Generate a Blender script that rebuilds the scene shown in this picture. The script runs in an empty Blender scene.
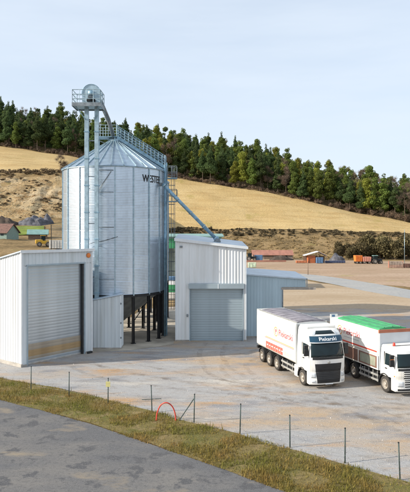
import bpy, bmesh, math, random
import numpy as np
from mathutils import Vector, Matrix, noise as mnoise

S = bpy.context.scene
C = S.collection
rnd = random.Random(7)
PI = math.pi
R = math.radians

# ------------------------------------------------------------------ camera
F, CX, HY, H = 565.0, 205.0, 235.0, 10.0        # focal length and horizon in photo pixels, eye height in metres
cam_d = bpy.data.cameras.new('camera')
cam_d.sensor_fit = 'HORIZONTAL'; cam_d.sensor_width = 36.0; cam_d.lens = F * 36.0 / 410.0
cam_d.shift_y = -(246.0 - HY) / 410.0
cam_d.clip_start = 0.5; cam_d.clip_end = 6000
cam = bpy.data.objects.new('camera', cam_d); C.objects.link(cam)
cam.location = (0, 0, H); cam.rotation_euler = (PI / 2, 0, 0)
S.camera = cam

# ------------------------------------------------------------------ sky, sun, exposure
SUN_EL = R(26.0)
SH = Vector((0.966, 0.259, 0)).normalized()      # the way shadows fall on the yard
w = bpy.data.worlds.new('World'); S.world = w; w.use_nodes = True
nt = w.node_tree; nt.nodes.clear()
N = nt.nodes.new; L = nt.links.new
out = N('ShaderNodeOutputWorld'); bg = N('ShaderNodeBackground'); bg.inputs[1].default_value = 0.13
sky = N('ShaderNodeTexSky'); sky.sky_type = 'NISHITA'; sky.sun_disc = False
sky.sun_elevation = SUN_EL; sky.sun_rotation = math.atan2(-SH.x, -SH.y) % (2 * PI)
sky.air_density = 1.0; sky.dust_density = 2.2; sky.ozone_density = 1.2; sky.altitude = 200
tc = N('ShaderNodeTexCoord'); mp = N('ShaderNodeMapping'); mp.inputs['Scale'].default_value = (1.4, 1.4, 9.0)
mp.inputs['Rotation'].default_value = (0, 0.09, 0)
nz = N('ShaderNodeTexNoise'); nz.inputs['Scale'].default_value = 1.6; nz.inputs['Detail'].default_value = 7; nz.inputs['Roughness'].default_value = 0.55
cr = N('ShaderNodeMapRange'); cr.inputs['From Min'].default_value = 0.3; cr.inputs['From Max'].default_value = 0.72
cr.inputs['To Min'].default_value = 0.68; cr.inputs['To Max'].default_value = 0.92
mx = N('ShaderNodeMix'); mx.data_type = 'RGBA'
mx.inputs[7].default_value = (3.85, 4.3, 4.85, 1)    # thin high cloud
L(tc.outputs['Generated'], mp.inputs[0]); L(mp.outputs[0], nz.inputs['Vector']); L(nz.outputs['Fac'], cr.inputs[0])
L(cr.outputs[0], mx.inputs[0]); L(sky.outputs[0], mx.inputs[6]); L(mx.outputs[2], bg.inputs[0]); L(bg.outputs[0], out.inputs[0])

sun_d = bpy.data.lights.new('sun', 'SUN'); sun_d.energy = 4.0; sun_d.angle = R(0.5); sun_d.color = (1.0, 0.92, 0.79)
sun = bpy.data.objects.new('sun', sun_d); C.objects.link(sun)
sd = Vector((SH.x * math.cos(SUN_EL), SH.y * math.cos(SUN_EL), -math.sin(SUN_EL)))
sun.rotation_euler = sd.to_track_quat('-Z', 'Y').to_euler(); sun.location = (-60, -20, 60)

S.view_settings.view_transform = 'Standard'; S.view_settings.look = 'None'
S.view_settings.exposure = 0.72; S.view_settings.gamma = 1.0; S.view_settings.use_curve_mapping = False

# ------------------------------------------------------------------ helpers: materials
MATS = {}
def M(name, col, rough=0.6, metal=0.0, var=0.12, scale=3.0, bump=0.0, bscale=40.0, col2=None, objvar=0.0, spec=0.5,
      island=0.0, trans=0.0, stretch=None, detail=5.0, lo=0.35, hi=0.65):
    if name in MATS: return MATS[name]
    m = bpy.data.materials.new(name); m.use_nodes = True
    t = m.node_tree; b = t.nodes['Principled BSDF']
    b.inputs['Roughness'].default_value = rough; b.inputs['Metallic'].default_value = metal
    b.inputs['Specular IOR Level'].default_value = spec
    tcn = t.nodes.new('ShaderNodeTexCoord'); vec = tcn.outputs['Object']
    if stretch:
        mpn = t.nodes.new('ShaderNodeMapping'); mpn.inputs['Scale'].default_value = stretch
        t.links.new(vec, mpn.inputs[0]); vec = mpn.outputs[0]
    n = t.nodes.new('ShaderNodeTexNoise'); n.inputs['Scale'].default_value = scale; n.inputs['Detail'].default_value = detail
    t.links.new(vec, n.inputs['Vector'])
    mr = t.nodes.new('ShaderNodeMapRange'); mr.inputs['From Min'].default_value = lo; mr.inputs['From Max'].default_value = hi
    t.links.new(n.outputs['Fac'], mr.inputs[0])
    c2 = col2 if col2 else tuple(c * (1 - var) for c in col); c1 = col if col2 else tuple(min(1, c * (1 + var * 0.6)) for c in col)
    mxn = t.nodes.new('ShaderNodeMix'); mxn.data_type = 'RGBA'
    mxn.inputs[6].default_value = (*c1, 1); mxn.inputs[7].default_value = (*c2, 1)
    t.links.new(mr.outputs[0], mxn.inputs[0]); colout = mxn.outputs[2]
    def hsv(src, fac_out, amt, hue=0.0):
        h = t.nodes.new('ShaderNodeHueSaturation')
        v = t.nodes.new('ShaderNodeMapRange'); v.inputs['To Min'].default_value = 1 - amt; v.inputs['To Max'].default_value = 1 + amt
        t.links.new(fac_out, v.inputs[0]); t.links.new(v.outputs[0], h.inputs['Value'])
        if hue:
            u = t.nodes.new('ShaderNodeMapRange'); u.inputs['To Min'].default_value = 0.5 - hue; u.inputs['To Max'].default_value = 0.5 + hue
            t.links.new(fac_out, u.inputs[0]); t.links.new(u.outputs[0], h.inputs['Hue'])
        t.links.new(src, h.inputs['Color']); return h.outputs[0]
    if island:
        g = t.nodes.new('ShaderNodeNewGeometry'); colout = hsv(colout, g.outputs['Random Per Island'], island)
    if objvar:
        oi = t.nodes.new('ShaderNodeObjectInfo'); colout = hsv(colout, oi.outputs['Random'], objvar, 0.012 if trans else 0)
    t.links.new(colout, b.inputs['Base Color'])
    if bump:
        n2 = t.nodes.new('ShaderNodeTexNoise'); n2.inputs['Scale'].default_value = bscale; n2.inputs['Detail'].default_value = 4
        t.links.new(vec, n2.inputs['Vector'])
        bp = t.nodes.new('ShaderNodeBump'); bp.inputs['Strength'].default_value = min(1.0, bump); bp.inputs['Distance'].default_value = 0.05 * max(1, bump)
        t.links.new(n2.outputs['Fac'], bp.inputs['Height']); t.links.new(bp.outputs[0], b.inputs['Normal'])
    if trans:
        tr = t.nodes.new('ShaderNodeBsdfTranslucent'); t.links.new(colout, tr.inputs[0])
        ms = t.nodes.new('ShaderNodeMixShader'); ms.inputs[0].default_value = trans
        o = t.nodes['Material Output']
        t.links.new(b.outputs[0], ms.inputs[1]); t.links.new(tr.outputs[0], ms.inputs[2]); t.links.new(ms.outputs[0], o.inputs[0])
    MATS[name] = m
    return m

galv   = M('galvanised_sheet', (0.52, 0.595, 0.675), 0.34, 0.82, 0.16, 1.6, objvar=0.06, stretch=(1, 1, 0.25))
galv_r = M('galvanised_roof', (0.38, 0.47, 0.55), 0.36, 0.75, 0.15, 1.5, objvar=0.12)
stl    = M('zinc_steel', (0.36, 0.47, 0.53), 0.42, 0.55, 0.2, 3.0)
stl_b  = M('blue_steel', (0.25, 0.40, 0.50), 0.42, 0.5, 0.25, 3.0)
stl_d  = M('dark_zinc', (0.22, 0.25, 0.27), 0.5, 0.5, 0.3, 4.0)
blk    = M('black_steel', (0.018, 0.019, 0.021), 0.5, 0.2, 0.3, 4.0)
conew  = M('cone_steel', (0.36, 0.37, 0.36), 0.45, 0.6, 0.3, 1.2, stretch=(1, 1, 0.3))
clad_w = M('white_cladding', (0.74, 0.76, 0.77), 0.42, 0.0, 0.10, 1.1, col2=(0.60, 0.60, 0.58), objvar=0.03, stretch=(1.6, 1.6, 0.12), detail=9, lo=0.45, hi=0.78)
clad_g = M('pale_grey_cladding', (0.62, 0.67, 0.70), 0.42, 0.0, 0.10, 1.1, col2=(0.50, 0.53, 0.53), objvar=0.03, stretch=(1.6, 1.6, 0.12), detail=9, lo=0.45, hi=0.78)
clad_b = M('blue_grey_cladding', (0.42, 0.53, 0.59), 0.42, 0.0, 0.10, 0.9, objvar=0.02, stretch=(1, 1, 0.2))
trimw  = M('white_trim', (0.70, 0.73, 0.75), 0.4, 0.0, 0.06, 2.0)
trimg  = M('grey_trim', (0.33, 0.41, 0.46), 0.4, 0.1, 0.1, 2.0)
slatm  = M('shutter_slat', (0.44, 0.50, 0.55), 0.36, 0.7, 0.12, 0.8, objvar=0.03)
tan1  = M('grey_tan_slat', (0.40, 0.35, 0.28), 0.5, 0.4, 0.2, 0.7)  # tan slat colours for the low band on the left shutter
tan2  = M('tan_slat', (0.42, 0.29, 0.15), 0.6, 0.2, 0.25, 0.7)
slatg  = M('grey_shutter', (0.36, 0.43, 0.47), 0.42, 0.35, 0.10, 0.9, objvar=0.025)
conc   = M('concrete', (0.40, 0.37, 0.33), 0.85, 0, 0.3, 1.4, 0.3, 30)
roofm  = M('sheet_roof', (0.50, 0.58, 0.66), 0.4, 0.25, 0.12, 1.0)
white  = M('white_paint', (0.80, 0.79, 0.76), 0.32, 0, 0.05, 1.2, col2=(0.66, 0.60, 0.50), spec=0.5, detail=9, lo=0.50, hi=0.82)
whited = M('white_body_panel', (0.80, 0.79, 0.75), 0.36, 0, 0.07, 0.8, col2=(0.66, 0.61, 0.53), detail=9, lo=0.50, hi=0.80, stretch=(1.0, 1.0, 0.35))
glass  = M('dark_glass', (0.010, 0.022, 0.026), 0.08, 0, 0.2, 2.0, spec=0.35)
rubber = M('tyre_rubber', (0.045, 0.04, 0.036), 0.85, 0, 0.4, 5.0)
rimm   = M('dusty_rim', (0.42, 0.38, 0.33), 0.5, 0.3, 0.3, 6.0)
plast  = M('black_plastic', (0.02, 0.021, 0.023), 0.5, 0, 0.3, 4.0)
alu    = M('aluminium_rail', (0.55, 0.55, 0.53), 0.4, 0.6, 0.2, 3.0)
greyp  = M('grey_bulkhead', (0.40, 0.42, 0.43), 0.45, 0.2, 0.15, 2.0)
tarpg  = M('grey_roof_tarp', (0.25, 0.23, 0.255), 0.7, 0, 0.25, 2.0, 0.25, 8)
tarpgr = M('green_roof_tarp', (0.05, 0.30, 0.12), 0.55, 0, 0.2, 2.0, 0.25, 8)
redp   = M('red_paint', (0.62, 0.07, 0.045), 0.45, 0, 0.15, 2.0)
redlet = M('red_lettering', (0.66, 0.13, 0.10), 0.45, 0, 0.1, 2.0)
pinkl  = M('faded_red_lettering', (0.76, 0.50, 0.46), 0.45, 0, 0.1, 2.0)
orgs   = M('orange_stripe', (0.70, 0.34, 0.14), 0.45, 0, 0.1, 2.0)
brown  = M('brown_red_panel', (0.22, 0.12, 0.09), 0.55, 0, 0.2, 2.0)
olive  = M('grey_green_panel', (0.30, 0.31, 0.24), 0.5, 0, 0.2, 2.0)
navy   = M('navy_visor', (0.012, 0.055, 0.10), 0.25, 0, 0.1, 2.0)
lampc  = M('headlight_lens', (0.62, 0.65, 0.68), 0.12, 0.2, 0.1, 8.0)
amber  = M('amber_lens', (0.8, 0.22, 0.03), 0.25, 0, 0.1, 8.0)
letw   = M('white_lettering', (0.80, 0.82, 0.84), 0.5, 0, 0.03, 2.0)
letr   = M('maroon_lettering', (0.42, 0.06, 0.07), 0.5, 0, 0.05, 2.0)
letb   = M('black_lettering', (0.015, 0.016, 0.018), 0.6, 0, 0.05, 2.0)
orng   = M('orange_paint', (0.70, 0.20, 0.04), 0.5, 0, 0.2, 2.0)
yell   = M('yellow_paint', (0.62, 0.36, 0.03), 0.5, 0, 0.3, 1.2)
bluep  = M('blue_paint', (0.09, 0.18, 0.32), 0.5, 0, 0.2, 2.0)
dblue  = M('dark_blue_paint', (0.05, 0.07, 0.14), 0.55, 0, 0.2, 2.0)
greenp = M('green_paint', (0.05, 0.28, 0.12), 0.5, 0, 0.2, 2.0)
teal   = M('teal_roof_sheet', (0.20, 0.34, 0.31), 0.5, 0.1, 0.15, 1.0)
brick  = M('brown_roof_tile', (0.16, 0.085, 0.065), 0.8, 0, 0.3, 2.0)
redr   = M('red_roof_sheet', (0.34, 0.155, 0.11), 0.7, 0, 0.2, 0.6)
plast_w= M('pale_render', (0.62, 0.60, 0.56), 0.8, 0, 0.15, 1.0)
wood   = M('weathered_wood', (0.20, 0.14, 0.10), 0.85, 0, 0.3, 3.0)
slate  = M('slate_heap', (0.10, 0.10, 0.115), 0.85, 0, 0.5, 0.7, 1.0, 1.5)
earth  = M('dark_earth', (0.075, 0.055, 0.042), 0.9, 0, 0.5, 0.7, 1.0, 1.5)
bark   = M('pine_bark', (0.13, 0.095, 0.07), 0.9, 0, 0.35, 1.0)
leaf_p = M('pine_needles', (0.085, 0.125, 0.045), 0.75, 0, 0.3, 0.5, island=0.3, objvar=0.25, trans=0.4, spec=0.15)
leaf_y = M('yellow_green_leaves', (0.24, 0.25, 0.045), 0.7, 0, 0.3, 0.5, island=0.3, objvar=0.25, trans=0.42, spec=0.15)
leaf_g = M('mid_green_leaves', (0.145, 0.19, 0.045), 0.7, 0, 0.3, 0.5, island=0.3, objvar=0.25, trans=0.4, spec=0.15)
twig   = M('bare_twigs', (0.15, 0.105, 0.075), 0.9, 0, 0.35, 0.5, island=0.4, objvar=0.2)
shrubm = M('shrub_leaves', (0.105, 0.086, 0.043), 0.85, 0, 0.4, 0.4, island=0.5, objvar=0.25, trans=0.1, spec=0.1)
grassb = M('verge_grass_blades', (0.16, 0.165, 0.035), 0.8, 0, 0.5, 0.5, col2=(0.27, 0.18, 0.06), island=0.4, trans=0.25, spec=0.1)

# ------------------------------------------------------------------ helpers: meshes and objects
class MB:
    def __init__(s): s.v = []; s.f = []
    def add(s, v, f):
        o = len(s.v); s.v += [tuple(p) for p in v]; s.f += [tuple(i + o for i in q) for q in f]; return s
    def box(s, x0, x1, y0, y1, z0, z1):
        return s.add([(x0,y0,z0),(x1,y0,z0),(x1,y1,z0),(x0,y1,z0),(x0,y0,z1),(x1,y0,z1),(x1,y1,z1),(x0,y1,z1)],
                     [(0,3,2,1),(4,5,6,7),(0,1,5,4),(1,2,6,5),(2,3,7,6),(3,0,4,7)])
    def bbox(s, x0, x1, y0, y1, z0, z1, b=0.02):
        bm = bmesh.new(); bmesh.ops.create_cube(bm, size=1)
        for v in bm.verts: v.co = ((x0+x1)/2 + v.co.x*(x1-x0), (y0+y1)/2 + v.co.y*(y1-y0), (z0+z1)/2 + v.co.z*(z1-z0))
        bmesh.ops.bevel(bm, geom=bm.edges[:], offset=b, segments=2, affect='EDGES', profile=0.5)
        bm.verts.index_update()
        s.add([v.co[:] for v in bm.verts], [[v.index for v in f.verts] for f in bm.faces]); bm.free(); return s
    def tube(s, p0, p1, r, n=8, r1=None, caps=True):
        p0 = Vector(p0); p1 = Vector(p1); r1 = r if r1 is None else r1
        d = (p1 - p0).normalized(); a = d.orthogonal().normalized(); b = d.cross(a)
        v = []
        for p, q in ((p0, r), (p1, r1)):
            for i in range(n):
                t = 2*PI*i/n; v.append(p + a*math.cos(t)*q + b*math.sin(t)*q)
        f = [(i, (i+1) % n, n+(i+1) % n, n+i) for i in range(n)]
        if caps: f += [tuple(range(n-1, -1, -1)), tuple(range(n, 2*n))]
        return s.add(v, f)
    def path(s, pts, r, n=6):
        for a, b in zip(pts, pts[1:]): s.tube(a, b, r, n)
        return s
    def bar(s, p0, p1, wd, h, up=(0, 0, 1)):
        p0 = Vector(p0); p1 = Vector(p1); d = (p1 - p0).normalized(); u = Vector(up)
        if abs(d.dot(u)) > 0.98: u = Vector((0, 1, 0))
        a = d.cross(u).normalized() * wd/2; b = a.cross(d).normalized() * h/2
        v = [p + q for p in (p0, p1) for q in (-a-b, a-b, a+b, -a+b)]
        return s.add(v, [(3,2,1,0),(4,5,6,7),(0,1,5,4),(1,2,6,5),(2,3,7,6),(3,0,4,7)])
    def lathe(s, prof, n=24, axis='z', c=(0, 0, 0), closed=False):
        v = []
        for i in range(n):
            t = 2*PI*i/n
            for r, h in prof:
                x, y = r*math.cos(t), r*math.sin(t)
                q = (x, y, h) if axis == 'z' else (x, h, y) if axis == 'y' else (h, x, y)
                v.append((q[0]+c[0], q[1]+c[1], q[2]+c[2]))
        k = len(prof); f = []
        for i in range(n):
            j = (i+1) % n
            for a in range(k-1): f.append((i*k+a, j*k+a, j*k+a+1, i*k+a+1))
        return s.add(v, f)
    def prism(s, poly, a0, a1, axis='y'):
        def q(p, h): return (p[0], h, p[1]) if axis == 'y' else (h, p[0], p[1]) if axis == 'x' else (p[0], p[1], h)
        n = len(poly); v = [q(p, a0) for p in poly] + [q(p, a1) for p in poly]
        return s.add(v, [(i, (i+1) % n, n+(i+1) % n, n+i) for i in range(n)] + [tuple(range(n-1, -1, -1)), tuple(range(n, 2*n))])
    def data(s, name, fix=True, smooth=False):
        me = bpy.data.meshes.new(name); me.from_pydata(s.v, [], s.f)
        if fix:
            bm = bmesh.new(); bm.from_mesh(me); bmesh.ops.recalc_face_normals(bm, faces=bm.faces[:]); bm.to_mesh(me); bm.free()
        if smooth:
            me.polygons.foreach_set('use_smooth', [True]*len(me.polygons))
        me.update(); return me
    def build(s, name, mat, parent=None, smooth=False, fix=True):
        return link(name, s.data(name, fix, smooth), mat, parent)

def link(name, me, mat, parent=None, loc=None, rot=None):
    if mat and not me.materials: me.materials.append(mat)
    o = bpy.data.objects.new(name, me); C.objects.link(o)
    if parent: o.parent = parent
    if loc: o.location = loc
    if rot: o.rotation_euler = rot
    return o
def tag(o, label, cat, group=None):
    o['label'] = label; o['category'] = cat
    if group: o['group'] = group
    return o
def thing(name, label, cat, loc=(0, 0, 0), rz=0.0, group=None):
    o = bpy.data.objects.new(name, None); C.objects.link(o); o.location = loc; o.rotation_euler = (0, 0, rz)
    o.empty_display_size = 0.5
    return tag(o, label, cat, group)
def struct(o): o['kind'] = 'structure'; return o
def stuff(o, label=None, cat=None):
    o['kind'] = 'stuff'
    if label: o['label'] = label
    if cat: o['category'] = cat
    return o
def text_data(txt, size, ext=0.006, bold=0.0):
    cu = bpy.data.curves.new('lettering', 'FONT'); cu.body = txt; cu.size = size; cu.extrude = ext; cu.offset = bold; cu.resolution_u = 3
    cu.align_x = 'LEFT'
    ob = bpy.data.objects.new('tmp', cu); C.objects.link(ob); bpy.context.view_layer.update()
    me = bpy.data.meshes.new_from_object(ob.evaluated_get(bpy.context.evaluated_depsgraph_get()))
    bpy.data.objects.remove(ob); bpy.data.curves.remove(cu)
    return me
def sm(e0, e1, x):
    t = min(1.0, max(0.0, (x-e0)/(e1-e0))); return t*t*(3-2*t)
def lerp(a, b, t): return a + (b-a)*t
def table(x, xs, ys): return float(np.interp(x, xs, ys))
def G(px, py):                                    # ground point under a photo pixel on the flat yard
    Y = H*F/(py-HY); return ((px-CX)*Y/F, Y)
def P(px, py, Y): return ((px-CX)*Y/F, Y, H-(py-HY)*Y/F)

# ------------------------------------------------------------------ terrain
TPX = [-500, -150, 0, 70, 171, 270, 320, 362, 410, 520, 900]
TY  = [400, 380, 370, 366, 358, 342, 330, 322, 312, 302, 295]
TPY = [95, 130, 147, 157, 178, 194, 205, 214, 223, 232, 238]
def knots(px):
    wr = sm(64, 128, px)
    Yt = table(px, TPX, TY); zt = H + (HY - table(px, TPX, TPY))*Yt/F
    Lk = [(64,0),(110,7.0),(160,9.4),(198,14.4),(206,16.0),(240,36.3)]
    rb = table(px, [300, 420, 700], [10.3, 9.3, 4.0])
    Rk = [(64,0),(110,0),(160,0),(200,0),(246,0),(276,rb)]
    k = [(-500,0)] + [(lerp(a[0],b[0],wr), lerp(a[1],b[1],wr)) for a, b in zip(Lk, Rk)]
    sl = table(px, [0, 200, 330, 420], [0.37, 0.34, 0.21, 0.2])
    k += [(Yt, zt), (Yt+95, zt+95*sl), (Yt+300, zt+95*sl+25), (2500, zt+95*sl+30)]
    return k
def height(x, y):
    if y < 60: return 0.0
    px = CX + F*x/y; k = knots(px)
    return float(np.interp(y, [a for a, _ in k], [b for _, b in k]))
def hz(x, y, a=0.35, sc=0.06):
    h = height(x, y)
    f = sm(70, 130, y) * (sm(0.2, 3.0, h))
    return h + f*a*(mnoise.noise((x*sc, y*sc, 1.7))*2 + mnoise.noise((x*sc*4, y*sc*4, 5.1)))

def grid(xs, ys, fn):
    v = [(x, y, fn(x, y)) for y in ys for x in xs]; n = len(xs); f = []
    for j in range(len(ys)-1):
        for i in range(n-1): f.append((j*n+i, j*n+i+1, (j+1)*n+i+1, (j+1)*n+i))
    return v, f
xs = list(np.concatenate([np.linspace(-1500, -280, 14)[:-1], np.linspace(-280, 280, 141), np.linspace(280, 1500, 14)[1:]]))
ys = list(np.concatenate([np.linspace(-200, 56, 10), np.linspace(60, 480, 141), np.linspace(500, 2500, 14)]))
v, f = grid(xs, ys, lambda x, y: hz(x, y) - 0.03)

def ground_mat():
    m = bpy.data.materials.new('dry_ground'); m.use_nodes = True; t = m.node_tree; b = t.nodes['Principled BSDF']
    b.inputs['Roughness'].default_value = 0.95; b.inputs['Specular IOR Level'].default_value = 0.1
    g = t.nodes.new('ShaderNodeNewGeometry')
    def nz_(sc, d=6, r=0.6):
        n = t.nodes.new('ShaderNodeTexNoise'); n.inputs['Scale'].default_value = sc; n.inputs['Detail'].default_value = d; n.inputs['Roughness'].default_value = r
        t.links.new(g.outputs['Position'], n.inputs['Vector']); return n.outputs['Fac']
    def ramp(src, stops):
        r = t.nodes.new('ShaderNodeValToRGB'); e = r.color_ramp.elements
        while len(e) < len(stops): e.new(0.5)
        for q, (p, c) in zip(e, stops): q.position = p; q.color = (*c, 1)
        t.links.new(src, r.inputs[0]); return r.outputs[0]
    c1 = ramp(nz_(0.11), [(0.30, (0.11, 0.08, 0.045)), (0.47, (0.25, 0.175, 0.085)), (0.6, (0.33, 0.23, 0.12)), (0.75, (0.20, 0.17, 0.06))])
    c2 = ramp(nz_(1.3, 8, 0.7), [(0.3, (0.55, 0.55, 0.55)), (0.7, (1.25, 1.25, 1.25))])
    mm = t.nodes.new('ShaderNodeMix'); mm.data_type = 'RGBA'; mm.blend_type = 'MULTIPLY'; mm.inputs[0].default_value = 1
    t.links.new(c1, mm.inputs[6]); t.links.new(c2, mm.inputs[7])
    t.links.new(mm.outputs[2], b.inputs['Base Color'])
    bp = t.nodes.new('ShaderNodeBump'); bp.inputs['Strength'].default_value = 0.8; bp.inputs['Distance'].default_value = 0.5
    t.links.new(nz_(0.9, 8, 0.7), bp.inputs['Height']); t.links.new(bp.outputs[0], b.inputs['Normal'])
    return m
groundm = ground_mat()
struct(MB().add(v, f).build('ground', groundm, smooth=True, fix=False))

def multi(name, base, layers, bumps, rough=0.9):
    """base colour + list of (scale, lo, hi, colour, detail, stretch) noise layers; bumps = (scale, strength, distance)"""
    m = bpy.data.materials.new(name); m.use_nodes = True; t = m.node_tree; b = t.nodes['Principled BSDF']
    b.inputs['Roughness'].default_value = rough; b.inputs['Specular IOR Level'].default_value = 0.2
    g = t.nodes.new('ShaderNodeNewGeometry')
    rgb = t.nodes.new('ShaderNodeRGB'); rgb.outputs[0].default_value = (*base, 1); cur = rgb.outputs[0]
    for i, (sc, lo, hi, col, det, st) in enumerate(layers):
        mp = t.nodes.new('ShaderNodeMapping'); mp.inputs['Scale'].default_value = st; mp.inputs['Location'].default_value = (i*13.7, i*7.1, 0)
        mp.inputs['Rotation'].default_value = (0, 0, 0.25)
        t.links.new(g.outputs['Position'], mp.inputs[0])
        n = t.nodes.new('ShaderNodeTexNoise'); n.inputs['Scale'].default_value = sc; n.inputs['Detail'].default_value = det; n.inputs['Roughness'].default_value = 0.62
        t.links.new(mp.outputs[0], n.inputs['Vector'])
        r = t.nodes.new('ShaderNodeMapRange'); r.inputs['From Min'].default_value = lo; r.inputs['From Max'].default_value = hi
        t.links.new(n.outputs['Fac'], r.inputs[0])
        mm = t.nodes.new('ShaderNodeMix'); mm.data_type = 'RGBA'; mm.inputs[7].default_value = (*col, 1)
        t.links.new(r.outputs[0], mm.inputs[0]); t.links.new(cur, mm.inputs[6]); cur = mm.outputs[2]
    t.links.new(cur, b.inputs['Base Color'])
    n = t.nodes.new('ShaderNodeTexNoise'); n.inputs['Scale'].default_value = bumps[0]; n.inputs['Detail'].default_value = 6; n.inputs['Roughness'].default_value = 0.7
    t.links.new(g.outputs['Position'], n.inputs['Vector'])
    bp = t.nodes.new('ShaderNodeBump'); bp.inputs['Strength'].default_value = bumps[1]; bp.inputs['Distance'].default_value = bumps[2]
    t.links.new(n.outputs['Fac'], bp.inputs['Height']); t.links.new(bp.outputs[0], b.inputs['Normal'])
    return m
U = (1, 1, 1)
fieldm = multi('dry_field_grass', (0.45, 0.32, 0.145), [
    (0.035, 0.42, 0.66, (0.51, 0.38, 0.19), 4, (1, 1, 1)), (0.22, 0.48, 0.7, (0.39, 0.26, 0.11), 6, (0.25, 1, 1)),
    (0.9, 0.5, 0.75, (0.52, 0.37, 0.17), 8, (0.35, 1, 1)), (0.45, 0.55, 0.72, (0.35, 0.24, 0.10), 8, (0.06, 1, 1)), (0.08, 0.60, 0.75, (0.34, 0.26, 0.085), 5, U)], (0.8, 0.7, 0.6), 0.95)
yardm = multi('gravel_yard', (0.335, 0.33, 0.33), [
    (0.10, 0.46, 0.60, (0.40, 0.285, 0.175), 7, (0.55, 1.3, 1)), (0.28, 0.53, 0.67, (0.42, 0.25, 0.115), 8, (0.45, 1.5, 1)),
    (0.40, 0.53, 0.66, (0.20, 0.20, 0.215), 7, (0.6, 1.2, 1)), (0.22, 0.57, 0.68, (0.47, 0.435, 0.39), 7, (0.45, 1.7, 1)),
    (1.6, 0.52, 0.72, (0.25, 0.225, 0.20), 8, (0.6, 1.2, 1)), (6.0, 0.52, 0.80, (0.20, 0.19, 0.185), 6, U), (22.0, 0.50, 0.75, (0.50, 0.48, 0.45), 3, U)], (16.0, 0.8, 0.04))
dirtm = multi('bare_dirt', (0.40, 0.31, 0.215), [
    (0.07, 0.45, 0.66, (0.34, 0.255, 0.165), 6, (0.4, 1.3, 1)), (0.28, 0.55, 0.72, (0.46, 0.385, 0.29), 6, (0.4, 1.5, 1)),
    (2.0, 0.5, 0.8, (0.28, 0.20, 0.13), 6, U)], (3.0, 0.5, 0.06))
roadm = multi('worn_asphalt', (0.315, 0.315, 0.31), [
    (0.15, 0.45, 0.7, (0.37, 0.355, 0.33), 6, U), (1.8, 0.5, 0.8, (0.22, 0.22, 0.225), 6, U)], (10.0, 0.4, 0.02))
roadn = multi('grey_asphalt', (0.115, 0.115, 0.12), [
    (0.3, 0.45, 0.62, (0.17, 0.16, 0.15), 8, (0.4, 1, 1)), (0.9, 0.56, 0.62, (0.085, 0.085, 0.09), 3, U), (6.0, 0.5, 0.8, (0.07, 0.07, 0.072), 6, U), (0.5, 0.60, 0.70, (0.24, 0.20, 0.15), 9, (0.5, 1, 1)), (30, 0.55, 0.75, (0.26, 0.25, 0.24), 2, U)], (30.0, 0.5, 0.02))
vergem = multi('verge_turf', (0.20, 0.155, 0.06), [
    (0.5, 0.45, 0.65, (0.13, 0.125, 0.035), 6, U), (1.2, 0.52, 0.7, (0.27, 0.20, 0.10), 6, U), (4, 0.5, 0.8, (0.10, 0.075, 0.04), 5, U)], (9.0, 0.8, 0.08))
cliffm = multi('quarry_face', (0.44, 0.31, 0.155), [
    (0.06, 0.42, 0.60, (0.52, 0.41, 0.26), 7, (1, 1, 2.2)), (0.20, 0.48, 0.62, (0.30, 0.185, 0.08), 8, (1, 1, 2.0)),
    (0.45, 0.53, 0.66, (0.17, 0.135, 0.07), 8, (1, 1, 1.2)), (0.12, 0.58, 0.68, (0.25, 0.22, 0.14), 7, (1, 1, 1.0)),
    (1.5, 0.52, 0.75, (0.60, 0.50, 0.34), 7, (1, 1, 2.5)), (0.9, 0.56, 0.66, (0.14, 0.105, 0.06), 8, (1, 1, 0.5))], (0.8, 1.0, 1.4), 0.95)
lawnm = multi('green_lawn', (0.13, 0.17, 0.03), [(0.3, 0.45, 0.7, (0.20, 0.25, 0.05), 5, U)], (4, 0.5, 0.1))

# the field: a sheet over the hill between the bank and the wood
def field_sheet():
    v = []; nx, ny = 130, 34
    for j in range(ny):
        for i in range(nx):
            px = -260 + i*(960/(nx-1)); k = knots(px); (y0, _), (y1, _) = k[6], k[7]
            e = 1.2*mnoise.noise((px*0.05, 3.0, 0)) if j in (0,) else 0
            Y = lerp(y0 + 7 + e, y1 + 1.0, j/(ny-1)); X = (px-CX)*Y/F
            v.append((X, Y, hz(X, Y) + 0.22))
    f = [(j*nx+i, j*nx+i+1, (j+1)*nx+i+1, (j+1)*nx+i) for j in range(ny-1) for i in range(nx-1)]
    return MB().add(v, f).build('field', fieldm, smooth=True, fix=False)
struct(field_sheet())

# the quarry face to the left of the silos
def cliff():
    v = []; nx, nz_ = 110, 44
    for j in range(nz_):
        for i in range(nx):
            px = -170 + i*(310/(nx-1)); k = knots(px); (y0, z0), (y1, z1) = k[5], k[6]
            t = j/(nz_-1); Y = lerp(y0-1, y1+2, t); X = (px-CX)*Y/F
            z = lerp(z0-0.8, z1+0.1, t)
            a = math.sin(PI*min(1, max(0, t)))*1.0
            n = mnoise.fractal((X*0.07, z*0.13, Y*0.05), 1.0, 2.0, 5)
            n2 = abs(mnoise.noise((X*0.16, z*0.05, 2.2)))
            v.append((X, Y - a*(n*3.2 - n2*2.0) - 2.6*a - 0.6, z + a*0.8*mnoise.noise((X*0.3, z*0.3, 9))))
    f = [(j*nx+i, j*nx+i+1, (j+1)*nx+i+1, (j+1)*nx+i) for j in range(nz_-1) for i in range(nx-1)]
    return MB().add(v, f).build('quarry_cliff', cliffm, smooth=False, fix=False)
struct(cliff())

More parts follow.
